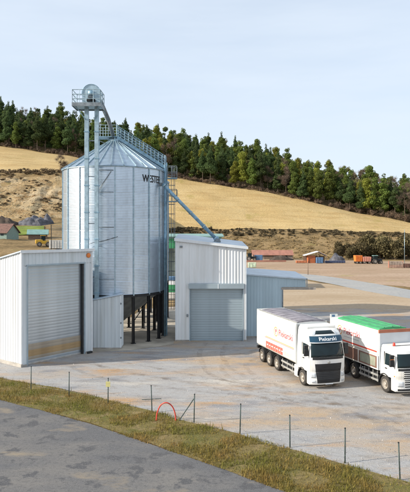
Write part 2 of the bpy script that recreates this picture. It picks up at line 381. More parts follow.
def poly_sheet(name, pts, z, mat, step=2.5, jit=0.0, hfn=None):
    bm = bmesh.new(); vs = []
    n = len(pts)
    for i in range(n):
        a = Vector(pts[i]); b = Vector(pts[(i+1) % n]); k = max(1, int((b-a).length/step))
        for q in range(k):
            p = a.lerp(b, q/k)
            if jit: p = p + Vector((mnoise.noise((p.x*0.35, p.y*0.35, 1)), mnoise.noise((p.x*0.35, p.y*0.35, 8))))*jit
            vs.append(bm.verts.new((p.x, p.y, z + (hfn(p.x, p.y) if hfn else 0))))
    fc = bm.faces.new(vs); bmesh.ops.triangulate(bm, faces=[fc])
    bmesh.ops.recalc_face_normals(bm, faces=bm.faces[:])
    me = bpy.data.meshes.new(name); bm.to_mesh(me); bm.free()
    if me.polygons and me.polygons[0].normal.z < 0: me.flip_normals()
    return struct(link(name, me, mat))
def strip(name, ctr, wd, z, mat, sub=6):
    pts = []
    for i in range(len(ctr)-1):
        p0 = Vector(ctr[max(0, i-1)]); p1 = Vector(ctr[i]); p2 = Vector(ctr[i+1]); p3 = Vector(ctr[min(len(ctr)-1, i+2)])
        for q in range(sub):
            t = q/sub
            pts.append(0.5*((2*p1)+(-p0+p2)*t+(2*p0-5*p1+4*p2-p3)*t*t+(-p0+3*p1-3*p2+p3)*t**3))
    pts.append(Vector(ctr[-1])); v = []
    for i, p in enumerate(pts):
        d = (pts[min(i+1, len(pts)-1)] - pts[max(i-1, 0)]).normalized(); nrm = Vector((-d.y, d.x))
        e = 0.25*mnoise.noise((p.x*0.2, p.y*0.2, 3))
        v += [(*(p+nrm*(wd/2+e)), z), (*(p-nrm*(wd/2-e)), z)]
    f = [(2*i+1, 2*i+3, 2*i+2, 2*i) for i in range(len(pts)-1)]
    return struct(MB().add(v, f).build(name, mat, fix=False))

# yard, dirt apron behind the trucks, roads, verge
poly_sheet('machinery_yard', [(-6, 150), (24, 146), (34, 118), (46, 96), (70, 110), (92, 190), (78, 214), (30, 232), (-6, 236), (-14, 190)], 0.004, multi('pink_dirt', (0.35, 0.245, 0.165), [(0.05, 0.45, 0.65, (0.41, 0.30, 0.215), 6, (0.4, 1.4, 1)), (0.2, 0.52, 0.7, (0.25, 0.175, 0.10), 6, (0.35, 1.4, 1)), (0.09, 0.6, 0.72, (0.30, 0.25, 0.09), 6, U), (1.2, 0.5, 0.8, (0.2, 0.14, 0.09), 5, U)], (2.0, 0.6, 0.1)), 4.0, 2.0)
verge_top = [G(-160, 352), G(-60, 367), (G(0, 378)), G(40, 385.5), G(90, 395.5), G(130, 406), G(200, 424), G(300, 452), G(420, 486), G(560, 520)]
verge_bot = [G(-160, 372), G(-60, 387), G(0, 400), G(40, 410), G(90, 424), G(140, 441), G(220, 468), G(320, 505), G(420, 545), G(560, 600)]
poly_sheet('yard', verge_top + [(30, 14), (42, 30), (42, 60), (36, 74), (20, 77), (-2, 80), (-16, 72), (-32, 64), (-60, 62), (-60, 45)], 0.000, yardm, 2.0, 0.5)
poly_sheet('dirt_apron', [(40, 60), (36, 74.6), (20, 76.5), (-2, 79), (-6, 100), (6, 128), (22, 124), (29, 104), (35, 86), (42, 70)], 0.006, dirtm, 2.5, 0.9)
strip('far_road', [(80, 10), (62, 40), (49, 66), (39.5, 84), (34, 98), (29.2, 121), (23.5, 139), (10, 158), (-8, 170)], 9.0, 0.012, roadm)
poly_sheet('verge', verge_top + verge_bot[::-1], 0.018, vergem, 1.2, 0.35)
near = [(x*0.985, y*0.965) for x, y in verge_bot]
poly_sheet('near_road', verge_bot + [(40, 2), (-40, 2), (-60, 20)], 0.006, roadn, 1.5, 0.12)

def track_mat():
    m = bpy.data.materials.new('tyre_track'); m.use_nodes = True; t = m.node_tree; b = t.nodes['Principled BSDF']
    b.inputs['Base Color'].default_value = (0.21, 0.165, 0.125, 1); b.inputs['Roughness'].default_value = 0.95
    g = t.nodes.new('ShaderNodeNewGeometry'); n = t.nodes.new('ShaderNodeTexNoise'); n.inputs['Scale'].default_value = 1.3; n.inputs['Detail'].default_value = 8; n.inputs['Roughness'].default_value = 0.7
    t.links.new(g.outputs['Position'], n.inputs['Vector'])
    r = t.nodes.new('ShaderNodeMapRange'); r.inputs['From Min'].default_value = 0.44; r.inputs['From Max'].default_value = 0.72; r.inputs['To Max'].default_value = 0.36
    t.links.new(n.outputs['Fac'], r.inputs[0]); tr = t.nodes.new('ShaderNodeBsdfTransparent'); ms = t.nodes.new('ShaderNodeMixShader')
    t.links.new(r.outputs[0], ms.inputs[0]); t.links.new(tr.outputs[0], ms.inputs[1]); t.links.new(b.outputs[0], ms.inputs[2]); t.links.new(ms.outputs[0], t.nodes['Material Output'].inputs[0])
    return m
trackm = track_mat(); zz = 0.024
for path in ([(0.9, 52.5), (0.6, 46), (1.6, 40), (6, 34.5), (13, 29.5), (24, 24)], [(-8.2, 44.5), (-5, 42), (0, 38.5), (7, 33), (15, 28)], [(8, 36), (9.6, 31), (13, 27), (20, 22)], [(-9.5, 43.6), (-6.5, 40.2), (1, 36.6), (11, 33.5), (22, 33)], [(14, 60), (9, 52), (3.5, 46.5), (2.2, 41), (5, 36), (12, 32)]):
    for o in (-0.95, 0.95):
        q = []
        for i, p in enumerate(path):
            d = (Vector(path[min(i+1, len(path)-1)]) - Vector(path[max(i-1, 0)])).normalized(); q.append((p[0] - d.y*o, p[1] + d.x*o))
        strip('tyre_track', q, 0.42, zz, trackm); zz += 0.002

# ------------------------------------------------------------------ clad buildings
def clad(parent, a, b, nrm, z0, z1, mat, pw=1.0, pitch=0.333, name='cladding_panel', rise=0.035):
    """ribbed sheet panels from a to b (local xy), each its own object; z0 / z1 are functions of the distance along the wall"""
    a = Vector(a); b = Vector(b); d = b - a; ln = d.length; d.normalize(); n = Vector(nrm).normalized()
    z0 = z0 if callable(z0) else (lambda s, q=z0: q); z1 = z1 if callable(z1) else (lambda s, q=z1: q)
    k = max(1, round(ln/pw)); wd = ln/k; ribs = max(1, round(wd/pitch)); pt = wd/ribs
    for i in range(k):
        prof = []
        for r in range(ribs):
            s = i*wd + r*pt
            prof += [(s, 0), (s+pt*0.60, 0), (s+pt*0.68, rise), (s+pt*0.90, rise)]
        prof.append(((i+1)*wd-0.004, 0))
        v = []
        for s, h in prof:
            p = a + d*s + n*(h + 0.02)
            v += [(p.x, p.y, z0(s)), (p.x, p.y, z1(s))]
        f = [(2*q, 2*q+2, 2*q+3, 2*q+1) for q in range(len(prof)-1)]
        me = bpy.data.meshes.new(name); me.from_pydata(v, [], f)
        c = Vector((d.x, d.y, 0)).cross(Vector((0, 0, 1)))
        if c.dot(Vector((n.x, n.y, 0))) < 0: me.flip_normals()
        link(name, me, mat, parent)
def shutter(parent, x0, x1, y, z0, z1, hgt, mat, bulge=0.045, tinted=None):
    n = round((z1-z0)/hgt); h = (z1-z0)/n
    prof = [(-0.0, 0.0), (-bulge*0.75, h*0.22), (-bulge, h*0.5), (-bulge*0.75, h*0.80), (0.0, h*1.003)]
    v = []
    for x in (x0, x1): v += [(x, q, z) for q, z in prof]
    k = len(prof); me = bpy.data.meshes.new('slat')
    me.from_pydata(v, [], [(i, k+i, k+i+1, i+1) for i in range(k-1)]); me.polygons.foreach_set('use_smooth', [True]*(k-1))
    for i in range(n):
        if tinted and i in tinted:
            md = me.copy(); md.materials.clear(); link('slat', md, tinted[i], parent, (0, y, z0 + i*h)); continue
        link('slat', me, mat, parent, (0, y + rnd.uniform(-0.004, 0.004), z0 + i*h), (rnd.uniform(-0.006, 0.006), 0, 0))

def left_hall():
    t = thing('intake_hall', 'tall white ribbed hall on the left with one high silver roller shutter', 'building', (-13.9, 42.8, 0), math.atan2(0.787, 0.617))
    W, D, Z0 = 6.84, 12.0, 8.72
    rz = lambda y: Z0 - 0.205*y
    m = MB()                                             # core walls behind the cladding
    m.prism([(0.0, 0), (D, 0), (D, rz(D)-0.05), (0.0, rz(0)-0.05)], 0.0, 0.12, 'x')
    m.prism([(0.0, 0), (D, 0), (D, rz(D)-0.05), (0.0, rz(0)-0.05)], W-0.12, W, 'x')
    m.box(0.12, W-0.12, D-0.12, D, 0, rz(D)-0.06)
    m.box(0.12, 0.5, 0.0, 0.3, 0, 8.6); m.box(6.02, W-0.12, 0.0, 0.3, 0, 8.6); m.box(0.5, 6.02, 0.0, 0.3, 7.62, 8.6)
    m.build('wall', trimw, t)
    clad(t, (D and 0.0, D), (0.0, 0.05), (-1, 0), 0.22, lambda s: rz(D-s)-0.02, clad_w, 1.0)
    clad(t, (W, 0.05), (W, D), (1, 0), 0.22, lambda s: rz(s)-0.02, clad_w, 1.0)
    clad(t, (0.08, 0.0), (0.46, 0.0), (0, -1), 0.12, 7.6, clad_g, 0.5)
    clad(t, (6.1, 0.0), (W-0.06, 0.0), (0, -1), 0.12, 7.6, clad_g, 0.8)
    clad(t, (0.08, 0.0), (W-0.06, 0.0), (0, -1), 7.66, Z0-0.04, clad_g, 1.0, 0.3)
    for x, s in ((0.0, -1), (W, 1)):                     # corner flashings
        MB().box(x-0.07, x+0.07, -0.075, 0.06, 0.1, Z0-0.02).build('corner_flashing', trimw, t)
    f = MB(); f.box(0.40, 0.52, -0.07, 0.2, 0.0, 7.62); f.box(6.02, 6.14, -0.07, 0.2, 0.0, 7.62); f.box(0.40, 6.14, -0.072, 0.2, 7.60, 7.72)
    f.build('door_frame', trimg, t)
    shutter(t, 0.54, 6.0, 0.26, 0.12, 7.6, 0.24, slatm, 0.006, {1: tan1, 2: tan2, 3: tan2, 4: tan1, 5: tan1})  # a band of low slats gets tan base colours, browner in its middle
    MB().box(0.54, 6.0, 0.20, 0.30, 0.012, 0.13).build('bottom_rail', alu, t)
    MB().box(5.86, 6.01, 0.03, 0.22, 0.012, 7.58).build('guide_rail', plast, t)
    MB().box(0.53, 0.62, 0.03, 0.22, 0.012, 7.58).build('guide_rail', trimg, t)
    r = MB(); r.add([(-0.18, -0.16, Z0), (W+0.18, -0.16, Z0), (W+0.18, D+0.2, rz(D)), (-0.18, D+0.2, rz(D)),
                     (-0.18, -0.16, Z0+0.1), (W+0.18, -0.16, Z0+0.1), (W+0.18, D+0.2, rz(D)+0.1), (-0.18, D+0.2, rz(D)+0.1)],
                    [(0,3,2,1),(4,5,6,7),(0,1,5,4),(1,2,6,5),(2,3,7,6),(3,0,4,7)]); ro = r.build('roof', roofm, t)
    MB().box(-0.2, W+0.2, -0.19, -0.165, Z0-0.1, Z0+0.13).build('roof_flashing', trimw, t)
    p = MB(); p.box(-0.16, 0.0, -0.18, D, 0.0, 0.24); p.box(0.0, 0.40, -0.18, 0.0, 0.0, 0.14); p.box(6.14, W, -0.18, 0.0, 0.0, 0.14)
    p.build('plinth', conc, t)
    lm = MB(); lm.lathe([(0.0, -0.15), (0.12, -0.15), (0.19, -0.12), (0.21, -0.06), (0.21, -0.03), (0.0, -0.03)], 20, 'y', (6.45, -0.02, 8.28))
    lm.build('alarm_lamp', orng, t, True)
    MB().box(6.2, 6.7, -0.30, -0.06, 0.0, 0.16).build('bump_stop', plast, t)
    return t
left_hall()

def mid_hall():
    t = thing('outloading_hall', 'white ribbed hall with grey roller shutter under the sloping blue spout', 'building', (-2.74, 53.3, 0))
    W, D = 6.58, 8.5
    zt = lambda x, y=0.0: 9.58 - 0.118*x + 0.05*y
    m = MB()
    m.prism([(0.0, 0), (D, 0), (D, zt(0, D)-0.05), (0.0, zt(0)-0.05)], 0.0, 0.12, 'x')
    m.prism([(0.0, 0), (D, 0), (D, zt(W, D)-0.05), (0.0, zt(W)-0.05)], W-0.12, W, 'x')
    m.prism([(0.12, 0), (W-0.12, 0), (W-0.12, zt(W, D)-0.1), (0.12, zt(0, D)-0.1)], D-0.12, D, 'y')
    m.box(0.12, 1.33, 0, 0.35, 0, 9.0); m.box(6.33, W-0.12, 0, 0.35, 0, 8.7)
    m.prism([(1.33, 4.97), (6.33, 4.97), (6.33, zt(6.33)-0.06), (1.33, zt(1.33)-0.06)], 0, 0.35, 'y')
    m.build('wall', trimw, t)
    clad(t, (0.06, 0), (1.30, 0), (0, -1), 0.1, lambda s: zt(s)-0.02, clad_w, 1.24, 0.3)
    clad(t, (1.30, 0), (W-0.06, 0), (0, -1), 5.44, lambda s: zt(1.3+s)-0.02, clad_w, 0.87, 0.29)
    clad(t, (6.36, 0), (W-0.06, 0), (0, -1), 0.1, 5.43, clad_w, 0.2, 0.2)
    clad(t, (0, D), (0, 0.05), (-1, 0), 0.1, lambda s: zt(0, D-s)-0.02, clad_w, 1.06)
    clad(t, (W, 0.05), (W, D), (1, 0), 0.1, lambda s: zt(W, s)-0.02, clad_w, 1.06)
    for x in (0.0, W): MB().box(x-0.06, x+0.06, -0.075, 0.05, 0.08, zt(x)-0.03).build('corner_flashing', trimw, t)
    f = MB(); f.box(1.26, 1.36, -0.06, 0.2, 0, 4.95); f.box(6.29, 6.37, -0.06, 0.2, 0, 4.95); f.build('door_frame', trimg, t)
    MB().bbox(1.20, 6.42, -0.34, 0.0, 4.95, 5.42, 0.02).build('shutter_box', slatg, t)
    MB().box(3.95, 4.02, -0.36, -0.341, 4.97, 5.40).build('cover_strip', trimw, t)
    shutter(t, 1.37, 6.28, 0.22, 0.10, 4.97, 0.235, slatg, 0.007)
    MB().box(1.37, 6.28, 0.17, 0.27, 0.012, 0.105).build('bottom_rail', trimg, t)
    z = lambda x, y: zt(x, y)
    q = [(-0.15, -0.22), (W+0.22, -0.22), (W+0.22, D+0.2), (-0.15, D+0.2)]
    MB().add([(x, y, z(x, y)) for x, y in q] + [(x, y, z(x, y)+0.1) for x, y in q],
             [(0,3,2,1),(4,5,6,7),(0,1,5,4),(1,2,6,5),(2,3,7,6),(3,0,4,7)]).build('roof', roofm, t)
    MB().add([(-0.15, -0.25, z(0,0)-0.14), (W+0.22, -0.25, z(W,0)-0.14), (W+0.22, -0.225, z(W,0)-0.14), (-0.15, -0.225, z(0,0)-0.14),
              (-0.15, -0.25, z(0,0)+0.13), (W+0.22, -0.25, z(W,0)+0.10), (W+0.22, -0.225, z(W,0)+0.10), (-0.15, -0.225, z(0,0)+0.13)],
             [(0,3,2,1),(4,5,6,7),(0,1,5,4),(1,2,6,5),(2,3,7,6),(3,0,4,7)]).build('roof_flashing', trimw, t)
    MB().box(-0.1, 1.26, -0.14, 0, 0, 0.12).build('plinth', conc, t); MB().box(6.37, W+0.1, -0.14, 0, 0, 0.12).build('plinth', conc, t)
    MB().bbox(0.36, 0.62, -0.16, -0.055, 8.82, 8.98, 0.02).build('wall_lamp', stl_d, t)
    MB().bbox(1.02, 1.16, -0.16, -0.055, 2.3, 2.55, 0.015).build('control_box', stl_d, t)
    MB().lathe([(0.34, 0), (0.36, 0.12), (0.30, 0.16), (0.30, 0.34)], 16, 'z', (3.95, 2.2, z(3.95, 2.2)+0.08)).build('roof_inlet', stl_d, t, True)
    return t
mid_hall()

def shed():
    t = thing('lean_to_shed', 'low blue-grey ribbed shed with open overhanging end beside the white hall', 'building', (3.96, 55.0, 0))
    W1, W2, D = 3.55, 5.85, 7.0
    zt = lambda x, y=0.0: 6.12 - 0.075*x + 0.03*y
    m = MB()
    m.prism([(0, 0), (W1, 0), (W1, zt(W1)-0.05), (0, zt(0)-0.05)], 0.0, 0.1, 'y')
    m.prism([(W1, 4.92), (W2, 4.92), (W2, zt(W2)-0.05), (W1, zt(W1)-0.05)], 0.0, 0.1, 'y')
    m.prism([(0.1, 0), (D, 0), (D, zt(W1, D)-0.05), (0.1, zt(W1)-0.05)], W1-0.1, W1, 'x')
    m.build('wall', trimg, t)
    clad(t, (0.02, 0), (W1, 0), (0, -1), 0.15, lambda s: zt(s)-0.02, clad_b, 0.9, 0.3)
    clad(t, (W1, 0), (W2, 0), (0, -1), 4.93, lambda s: zt(W1+s)-0.02, clad_b, 0.9, 0.3)
    clad(t, (W1, 0.0), (W1, D), (1, 0), 0.15, lambda s: zt(W1, s)-0.3, clad_b, 1.0, 0.333)
    q = [(0.0, -0.2), (W2+0.1, -0.2), (W2+0.1, D), (0.0, D)]
    MB().add([(x, y, zt(x, y)) for x, y in q] + [(x, y, zt(x, y)+0.12) for x, y in q],
             [(0,3,2,1),(4,5,6,7),(0,1,5,4),(1,2,6,5),(2,3,7,6),(3,0,4,7)]).build('roof', roofm, t)
    MB().box(W2+0.02, W2+0.12, -0.26, -0.2, 4.92, zt(W2)+0.1).build('corner_flashing', stl_d, t)
    b = MB(); b.box(W1-0.1, W2+0.95, -0.10, 0.12, 4.68, 4.90); b.build('beam', M('dusty_beam', (0.34, 0.30, 0.26), 0.8), t)
    MB().box(W1-0.02, W1+0.1, -0.08, 0.0, 0.0, 4.92).build('end_trim', stl_d, t)
    MB().box(0.02, W1, -0.12, -0.0, 0.0, 0.16).build('plinth', conc, t)
    return t
shed()

def annex():
    t = thing('machine_annex', 'small pale ribbed annex at the foot of the bucket elevator', 'shed', (-10.02, 49.7, 0))
    W, D = 2.6, 1.45
    zt = lambda x: 4.22 + 0.19*x
    m = MB(); m.prism([(0.02, 0.02), (W-0.02, 0.02), (W-0.02, zt(W)-0.05), (0.02, zt(0)-0.05)], 0.0, D, 'y'); m.build('wall', trimw, t)
    clad(t, (0.04, 0), (W-0.04, 0), (0, -1), 0.1, lambda s: zt(s)-0.02, clad_g, 0.65, 0.325)
    clad(t, (W, 0.04), (W, D-0.04), (1, 0), 0.1, lambda s: zt(W)-0.02, clad_g, 0.7, 0.35)
    for x in (0, W): MB().box(x-0.05, x+0.06, -0.07, 0.03, 0.02, zt(x)-0.03).build('corner_flashing', trimw, t)
    q = [(-0.08, -0.12), (W+0.15, -0.12), (W+0.15, D), (-0.08, D)]
    MB().add([(x, y, zt(x)) for x, y in q] + [(x, y, zt(x)+0.07) for x, y in q],
             [(0,3,2,1),(4,5,6,7),(0,1,5,4),(1,2,6,5),(2,3,7,6),(3,0,4,7)]).build('roof', roofm, t)
    h = MB()
    for z in (0.9, 2.2, 3.9): h.box(W-0.02, W+0.10, -0.10, -0.06, z, z+0.14)
    h.build('hinge', stl_d, t)
    MB().box(-0.06, W+0.08, -0.1, -0.0, 0.0, 0.1).build('plinth', conc, t)
annex()

# concrete slab round the silo legs
poly_sheet('silo_slab', [(-16.2, 50.2), (-10.4, 47.9), (-9.6, 48.2), (-6.6, 48.9), (-2.9, 51.6), (-2.9, 53.0), (-2.9, 76), (-16.2, 76)], 0.012, M('slab_concrete', (0.42, 0.37, 0.30), 0.85, 0, 0.35, 0.5, 0.2, 20), 3.0)

# ------------------------------------------------------------------ silos
SR, SZ0, SZ1 = 4.95, 4.55, 16.25
def make_silo(loc, label, lettering):
    t = thing('grain_silo', label, 'silo', loc, 0, 'galvanised grain silos')
    NS, NRING = 18, 10
    hgt = (SZ1-SZ0)/NRING; A = 2*PI/NS; nz_, na = 32, 5
    v = []
    for j in range(nz_+1):
        z = hgt*j/nz_; r = SR + 0.0042*math.cos(2*PI*j/4) + (0.008 if j == 0 else 0)
        for i in range(na+1):
            a = -A/2 + A*i/na; v.append((r*math.cos(a), r*math.sin(a), z))
    me = bpy.data.meshes.new('wall_sheet')
    me.from_pydata(v, [], [(j*(na+1)+i, j*(na+1)+i+1, (j+1)*(na+1)+i+1, (j+1)*(na+1)+i) for j in range(nz_) for i in range(na)])
    me.polygons.foreach_set('use_smooth', [True]*len(me.polygons))
    a0 = -PI/2 + R(10.1) + A/2
    for k in range(NS):
        for j in range(NRING):
            link('wall_sheet', me, galv, t, (0, 0, SZ0 + j*hgt), (0, 0, a0 + k*A))
    # stiffeners, legs, footplates
    st = MB(); st.box(SR-0.01, SR+0.085, -0.05, 0.05, SZ0-0.12, SZ1+0.02); sme = st.data('stiffener')
    lg = MB(); lg.box(SR-0.18, SR+0.04, -0.11, -0.08, 0.05, SZ0-0.12); lg.box(SR-0.18, SR+0.04, 0.08, 0.11, 0.05, SZ0-0.12); lg.box(SR-0.085, SR-0.055, -0.081, 0.081, 0.05, SZ0-0.12)
    lme = lg.data('leg')
    fp = MB(); fp.box(SR-0.28, SR+0.14, -0.2, 0.2, 0.012, 0.055); fme = fp.data('footplate')
    for k in range(NS):
        rz = (0, 0, a0 + A/2 + k*A)
        link('stiffener', sme, stl, t, None, rz); l = link('leg', lme, blk, t, None, rz); link('footplate', fme, blk, l)
    for k in range(0, NS, 3):
        a = a0 + A/2 + k*A; b = a + A; r = SR-0.07
        MB().bar((r*math.cos(a), r*math.sin(a), 2.0), (r*math.cos(b), r*math.sin(b), 3.9), 0.06, 0.06).build('brace', blk, t)
    MB().lathe([(SR-0.25, SZ0-0.26), (SR+0.06, SZ0-0.26), (SR+0.06, SZ0-0.02), (SR-0.25, SZ0-0.02), (SR-0.25, SZ0-0.26)], 72).build('ring_beam', blk, t)
    MB().lathe([(SR-0.26, SZ0-0.1), (0.35, 0.98), (0.35, 0.62), (0.30, 0.62), (0.30, 0.95)], 54).build('hopper_cone', conew, t, True)
    MB().lathe([(SR+0.10, SZ1-0.03), (SR+0.12, SZ1+0.05), (SR-0.05, SZ1+0.09)], 72).build('eave_ring', stl, t, True)
    # roof: 27 ribbed sheets
    NR = 27; B = 2*PI/NR; ZA = 19.2; r0 = 0.55
    e = B/2
    def pt(r, a, dz=0.0): return (r*math.cos(a), r*math.sin(a), SZ1+0.06 + (ZA-SZ1)*(SR+0.14-r)/(SR+0.14-r0) + dz)
    v = []; f = []
    cols = [(-e, 0.02), (-e*0.8, 0.0), (0, 0.0), (e*0.8, 0.0), (e, 0.02)]
    for r, q in ((SR+0.14, 1.0), (2.7, 1.0), (r0, 0.35)):
        for a, d in cols: v.append(pt(r, a*0.997, d*q))
    n = len(cols)
    f = [(j*n+i, j*n+i+1, (j+1)*n+i+1, (j+1)*n+i) for j in range(2) for i in range(n-1)]
    rme = bpy.data.meshes.new('roof_sheet'); rme.from_pydata(v, [], f)
    for k in range(NR): link('roof_sheet', rme, galv_r, t, None, (0, 0, k*B + 0.05))
    rb = MB(); rb.bar(pt(SR+0.16, 0, 0.04), pt(r0+0.05, 0, 0.04), 0.075, 0.11); rbm = rb.data('roof_rib')
    for k in range(NR): link('roof_rib', rbm, stl, t, None, (0, 0, (k+0.5)*B + 0.05))
    MB().lathe([(0.0, ZA+0.42), (0.45, ZA+0.40), (0.62, ZA+0.25), (0.64, ZA-0.02), (0.75, ZA-0.14)], 24).build('roof_cap', stl, t, True)
    if lettering:
        start = R(9.1) + math.asin(0.525)
        txt = 'WESTEEL'; d = text_data(txt, 0.86, 0.006, 0.01); xs_ = [p.co.x for p in d.vertices]; w0, w1 = min(xs_), max(xs_)
        span = 2.95
        for p in d.vertices:
            x, y, z = p.co; s = (x-w0)/(w1-w0)*span; a = -PI/2 + start + s/SR; r = SR+0.028+z*0.5
            p.co = (r*math.cos(a), r*math.sin(a), SZ1-1.28+y*1.12)
        link('lettering', d, letb, t)
        # inspection hatch frame and diagonal brace high on the front wall
        aa = lambda px: -PI/2 + R(9.1) + math.asin((px-114)/50.0)
        def wp(px, z, o=0.1): a = aa(px); return ((SR+o)*math.cos(a), (SR+o)*math.sin(a), z)
        for a, b in ((wp(99.5, 15.9), wp(113.5, 15.9)), (wp(99.5, 13.9), wp(113.5, 13.9)), (wp(99.8, 14.0), wp(111.5, 15.8)), (wp(99.6, 10.7), wp(114, 10.7)), (wp(99.6, 6.0), wp(114, 6.0))):
            n = 5
            pts = []
            for q in range(n+1):
                t_ = q/n; al = lerp(math.atan2(a[1], a[0]), math.atan2(b[1], b[0]), t_); pts.append(((SR+0.1)*math.cos(al), (SR+0.1)*math.sin(al), lerp(a[2], b[2], t_)))
            MB().path(pts, 0.032, 6).build('stay_bar', stl_d, t)
        MB().path([wp(90, 9.15, 0.3), wp(104, 9.45, 0.14), wp(117.5, 9.85, 0.12)], 0.022, 6).build('sensor_cable', blk, t)
    return t
S1 = (-9.05, 56.2); S2 = (-9.4, 68.4)
make_silo((*S1, 0), 'front galvanised grain silo with black lettering near its eave, standing on black legs', True)
make_silo((*S2, 0), 'rear galvanised silo almost hidden behind the front silo', False)

def rail(m, pts, hgt=1.05, post=1.0, r=0.028, mid=(0.55,), zoff=0.0):
    for a, b in zip(pts, pts[1:]):
        a = Vector(a); b = Vector(b); k = max(1, round((b-a).length/post))
        for i in range(k+1):
            p = a.lerp(b, i/k); m.tube(p, p + Vector((0, 0, hgt)), r, 6)
        for q in (hgt,) + tuple(mid):
            m.tube(a + Vector((0, 0, q)), b + Vector((0, 0, q)), r, 6)
    return m

def roof_stair():
    """catwalk over the roof cap, then a stair down the roof slope to the eave"""
    t = thing('roof_stair', 'zinc steel stair with handrails running down the front silo roof from its top platform', 'stair', (*S1, 0))
    # top platform
    p = MB(); p.box(-1.75, 0.35, -0.75, 0.75, 19.62, 19.70)
    for x in (-1.6, 0.2):
        for y in (-0.65, 0.65): p.box(x-0.05, x+0.05, y-0.05, y+0.05, 18.55+ (0.45 if abs(x) < 1 else 0), 19.62)
    p.build('platform', stl_b, t)
    g = MB(); rail(g, [(-1.75, -0.75, 19.7), (0.35, -0.75, 19.7)], 1.1, 0.5); rail(g, [(-1.75, -0.75, 19.7), (-1.75, 0.75, 19.7)], 1.1, 0.75); rail(g, [(-1.75, 0.75, 19.7), (0.35, 0.75, 19.7)], 1.1, 0.5)
    g.build('guard_rail', stl, t)
    d = Vector((0.985, 0.17, 0)); nrm = Vector((-0.17, 0.985, 0))
    a = d*0.30 + Vector((0, 0, 19.66)); b = d*5.15 + Vector((0, 0, 16.72))
    for s in (-0.42, 0.42):
        MB().bar(a + nrm*s, b + nrm*s, 0.06, 0.30).build('stringer', stl_b, t)
    k = 18; st = MB(); st.box(-0.14, 0.14, -0.39, 0.39, -0.02, 0.02); sme = st.data('step')
    for i in range(k):
        q = a.lerp(b, (i+0.5)/k); link('step', sme, stl_b, t, tuple(q + Vector((0, 0, 0.1))), (0, 0, math.atan2(d.y, d.x)))
    for s in (-0.45, 0.45):
        g = MB(); rail(g, [a + nrm*s + Vector((0,0,0.05)), b + nrm*s + Vector((0,0,0.05))], 1.1, 0.45, 0.034, (0.3, 0.55, 0.82)); g.build('handrail', stl_b if s < 0 else stl, t)
    l = MB()
    for i in range(4):
        q = a.lerp(b, (i+0.7)/4); r_ = q.x/d.x; zr = SZ1 + 0.06 + (19.2-SZ1)*(SR+0.14-r_)/(SR+0.14-0.55)
        for s in (-0.4, 0.4): l.tube(q + nrm*s + Vector((0,0,-0.1)), (q.x + nrm.x*s, q.y + nrm.y*s, zr), 0.03, 6)
    l.build('support', stl_d, t)
    e = MB(); e.box(b.x-0.1, b.x+0.02, b.y-0.55, b.y-0.43, 16.3, 18.0); e.build('end_post', stl, t)
roof_stair()

def cage_ladder():
    t = thing('caged_ladder', 'blue-grey caged ladder with rest platforms down the right side of the front silo', 'ladder', (S1[0]+SR+0.30, S1[1]+0.1, 0))
    w2 = 0.24
    for s in (-w2, w2): MB().bar((0.0, s, 0.02), (0.0, s, 17.2), 0.07, 0.05).build('ladder_rail', stl_b, t)
    rg = MB(); z = 0.4
    while z < 17: rg.tube((0.0, -w2, z), (0.0, w2, z), 0.016, 5); z += 0.3
    stuff(rg.build('rungs', stl_d, t))
    c = MB(); z = 2.6
    while z < 16.9:
        pts = [(0.02 + 0.42*(1-math.cos(a))*0.95, -0.42*math.sin(a)*0.95 if True else 0, z) for a in np.linspace(-PI*0.72, PI*0.72, 11)]
        c.path([(0.72-p[0] + 0.1, p[1], p[2]) for p in pts], 0.02, 5); z += 0.95
    for a in (-1.5, -0.75, 0, 0.75, 1.5): c.tube((0.42+0.4*math.cos(a), 0.4*math.sin(a), 2.6), (0.42+0.4*math.cos(a), 0.4*math.sin(a), 16.7), 0.014, 5)
    c.build('safety_cage', stl_d, t)
    for z in (15.6, 13.3):
        pl = MB().box(0.05, 1.0, -0.6, 0.6, z, z+0.06).build('rest_platform', stl_b, t)
        g = MB(); rail(g, [(0.05, -0.6, z+0.06), (1.0, -0.6, z+0.06), (1.0, 0.6, z+0.06), (0.05, 0.6, z+0.06)], 1.15, 0.6, 0.024); g.build('guard_rail', stl_d, pl)
    k = MB()
    for z in (3, 6, 9, 12, 15): k.bar((-0.32, 0, z), (0.0, 0, z), 0.05, 0.05)
    k.build('wall_bracket', stl_d, t)
    for y, r in ((-0.62, 0.1), (0.55, 0.08)):
        MB().tube((-0.16, y, 0.02), (-0.16, y, 16.9), r, 10).build('riser_pipe', stl_b, t, True)
cage_ladder()

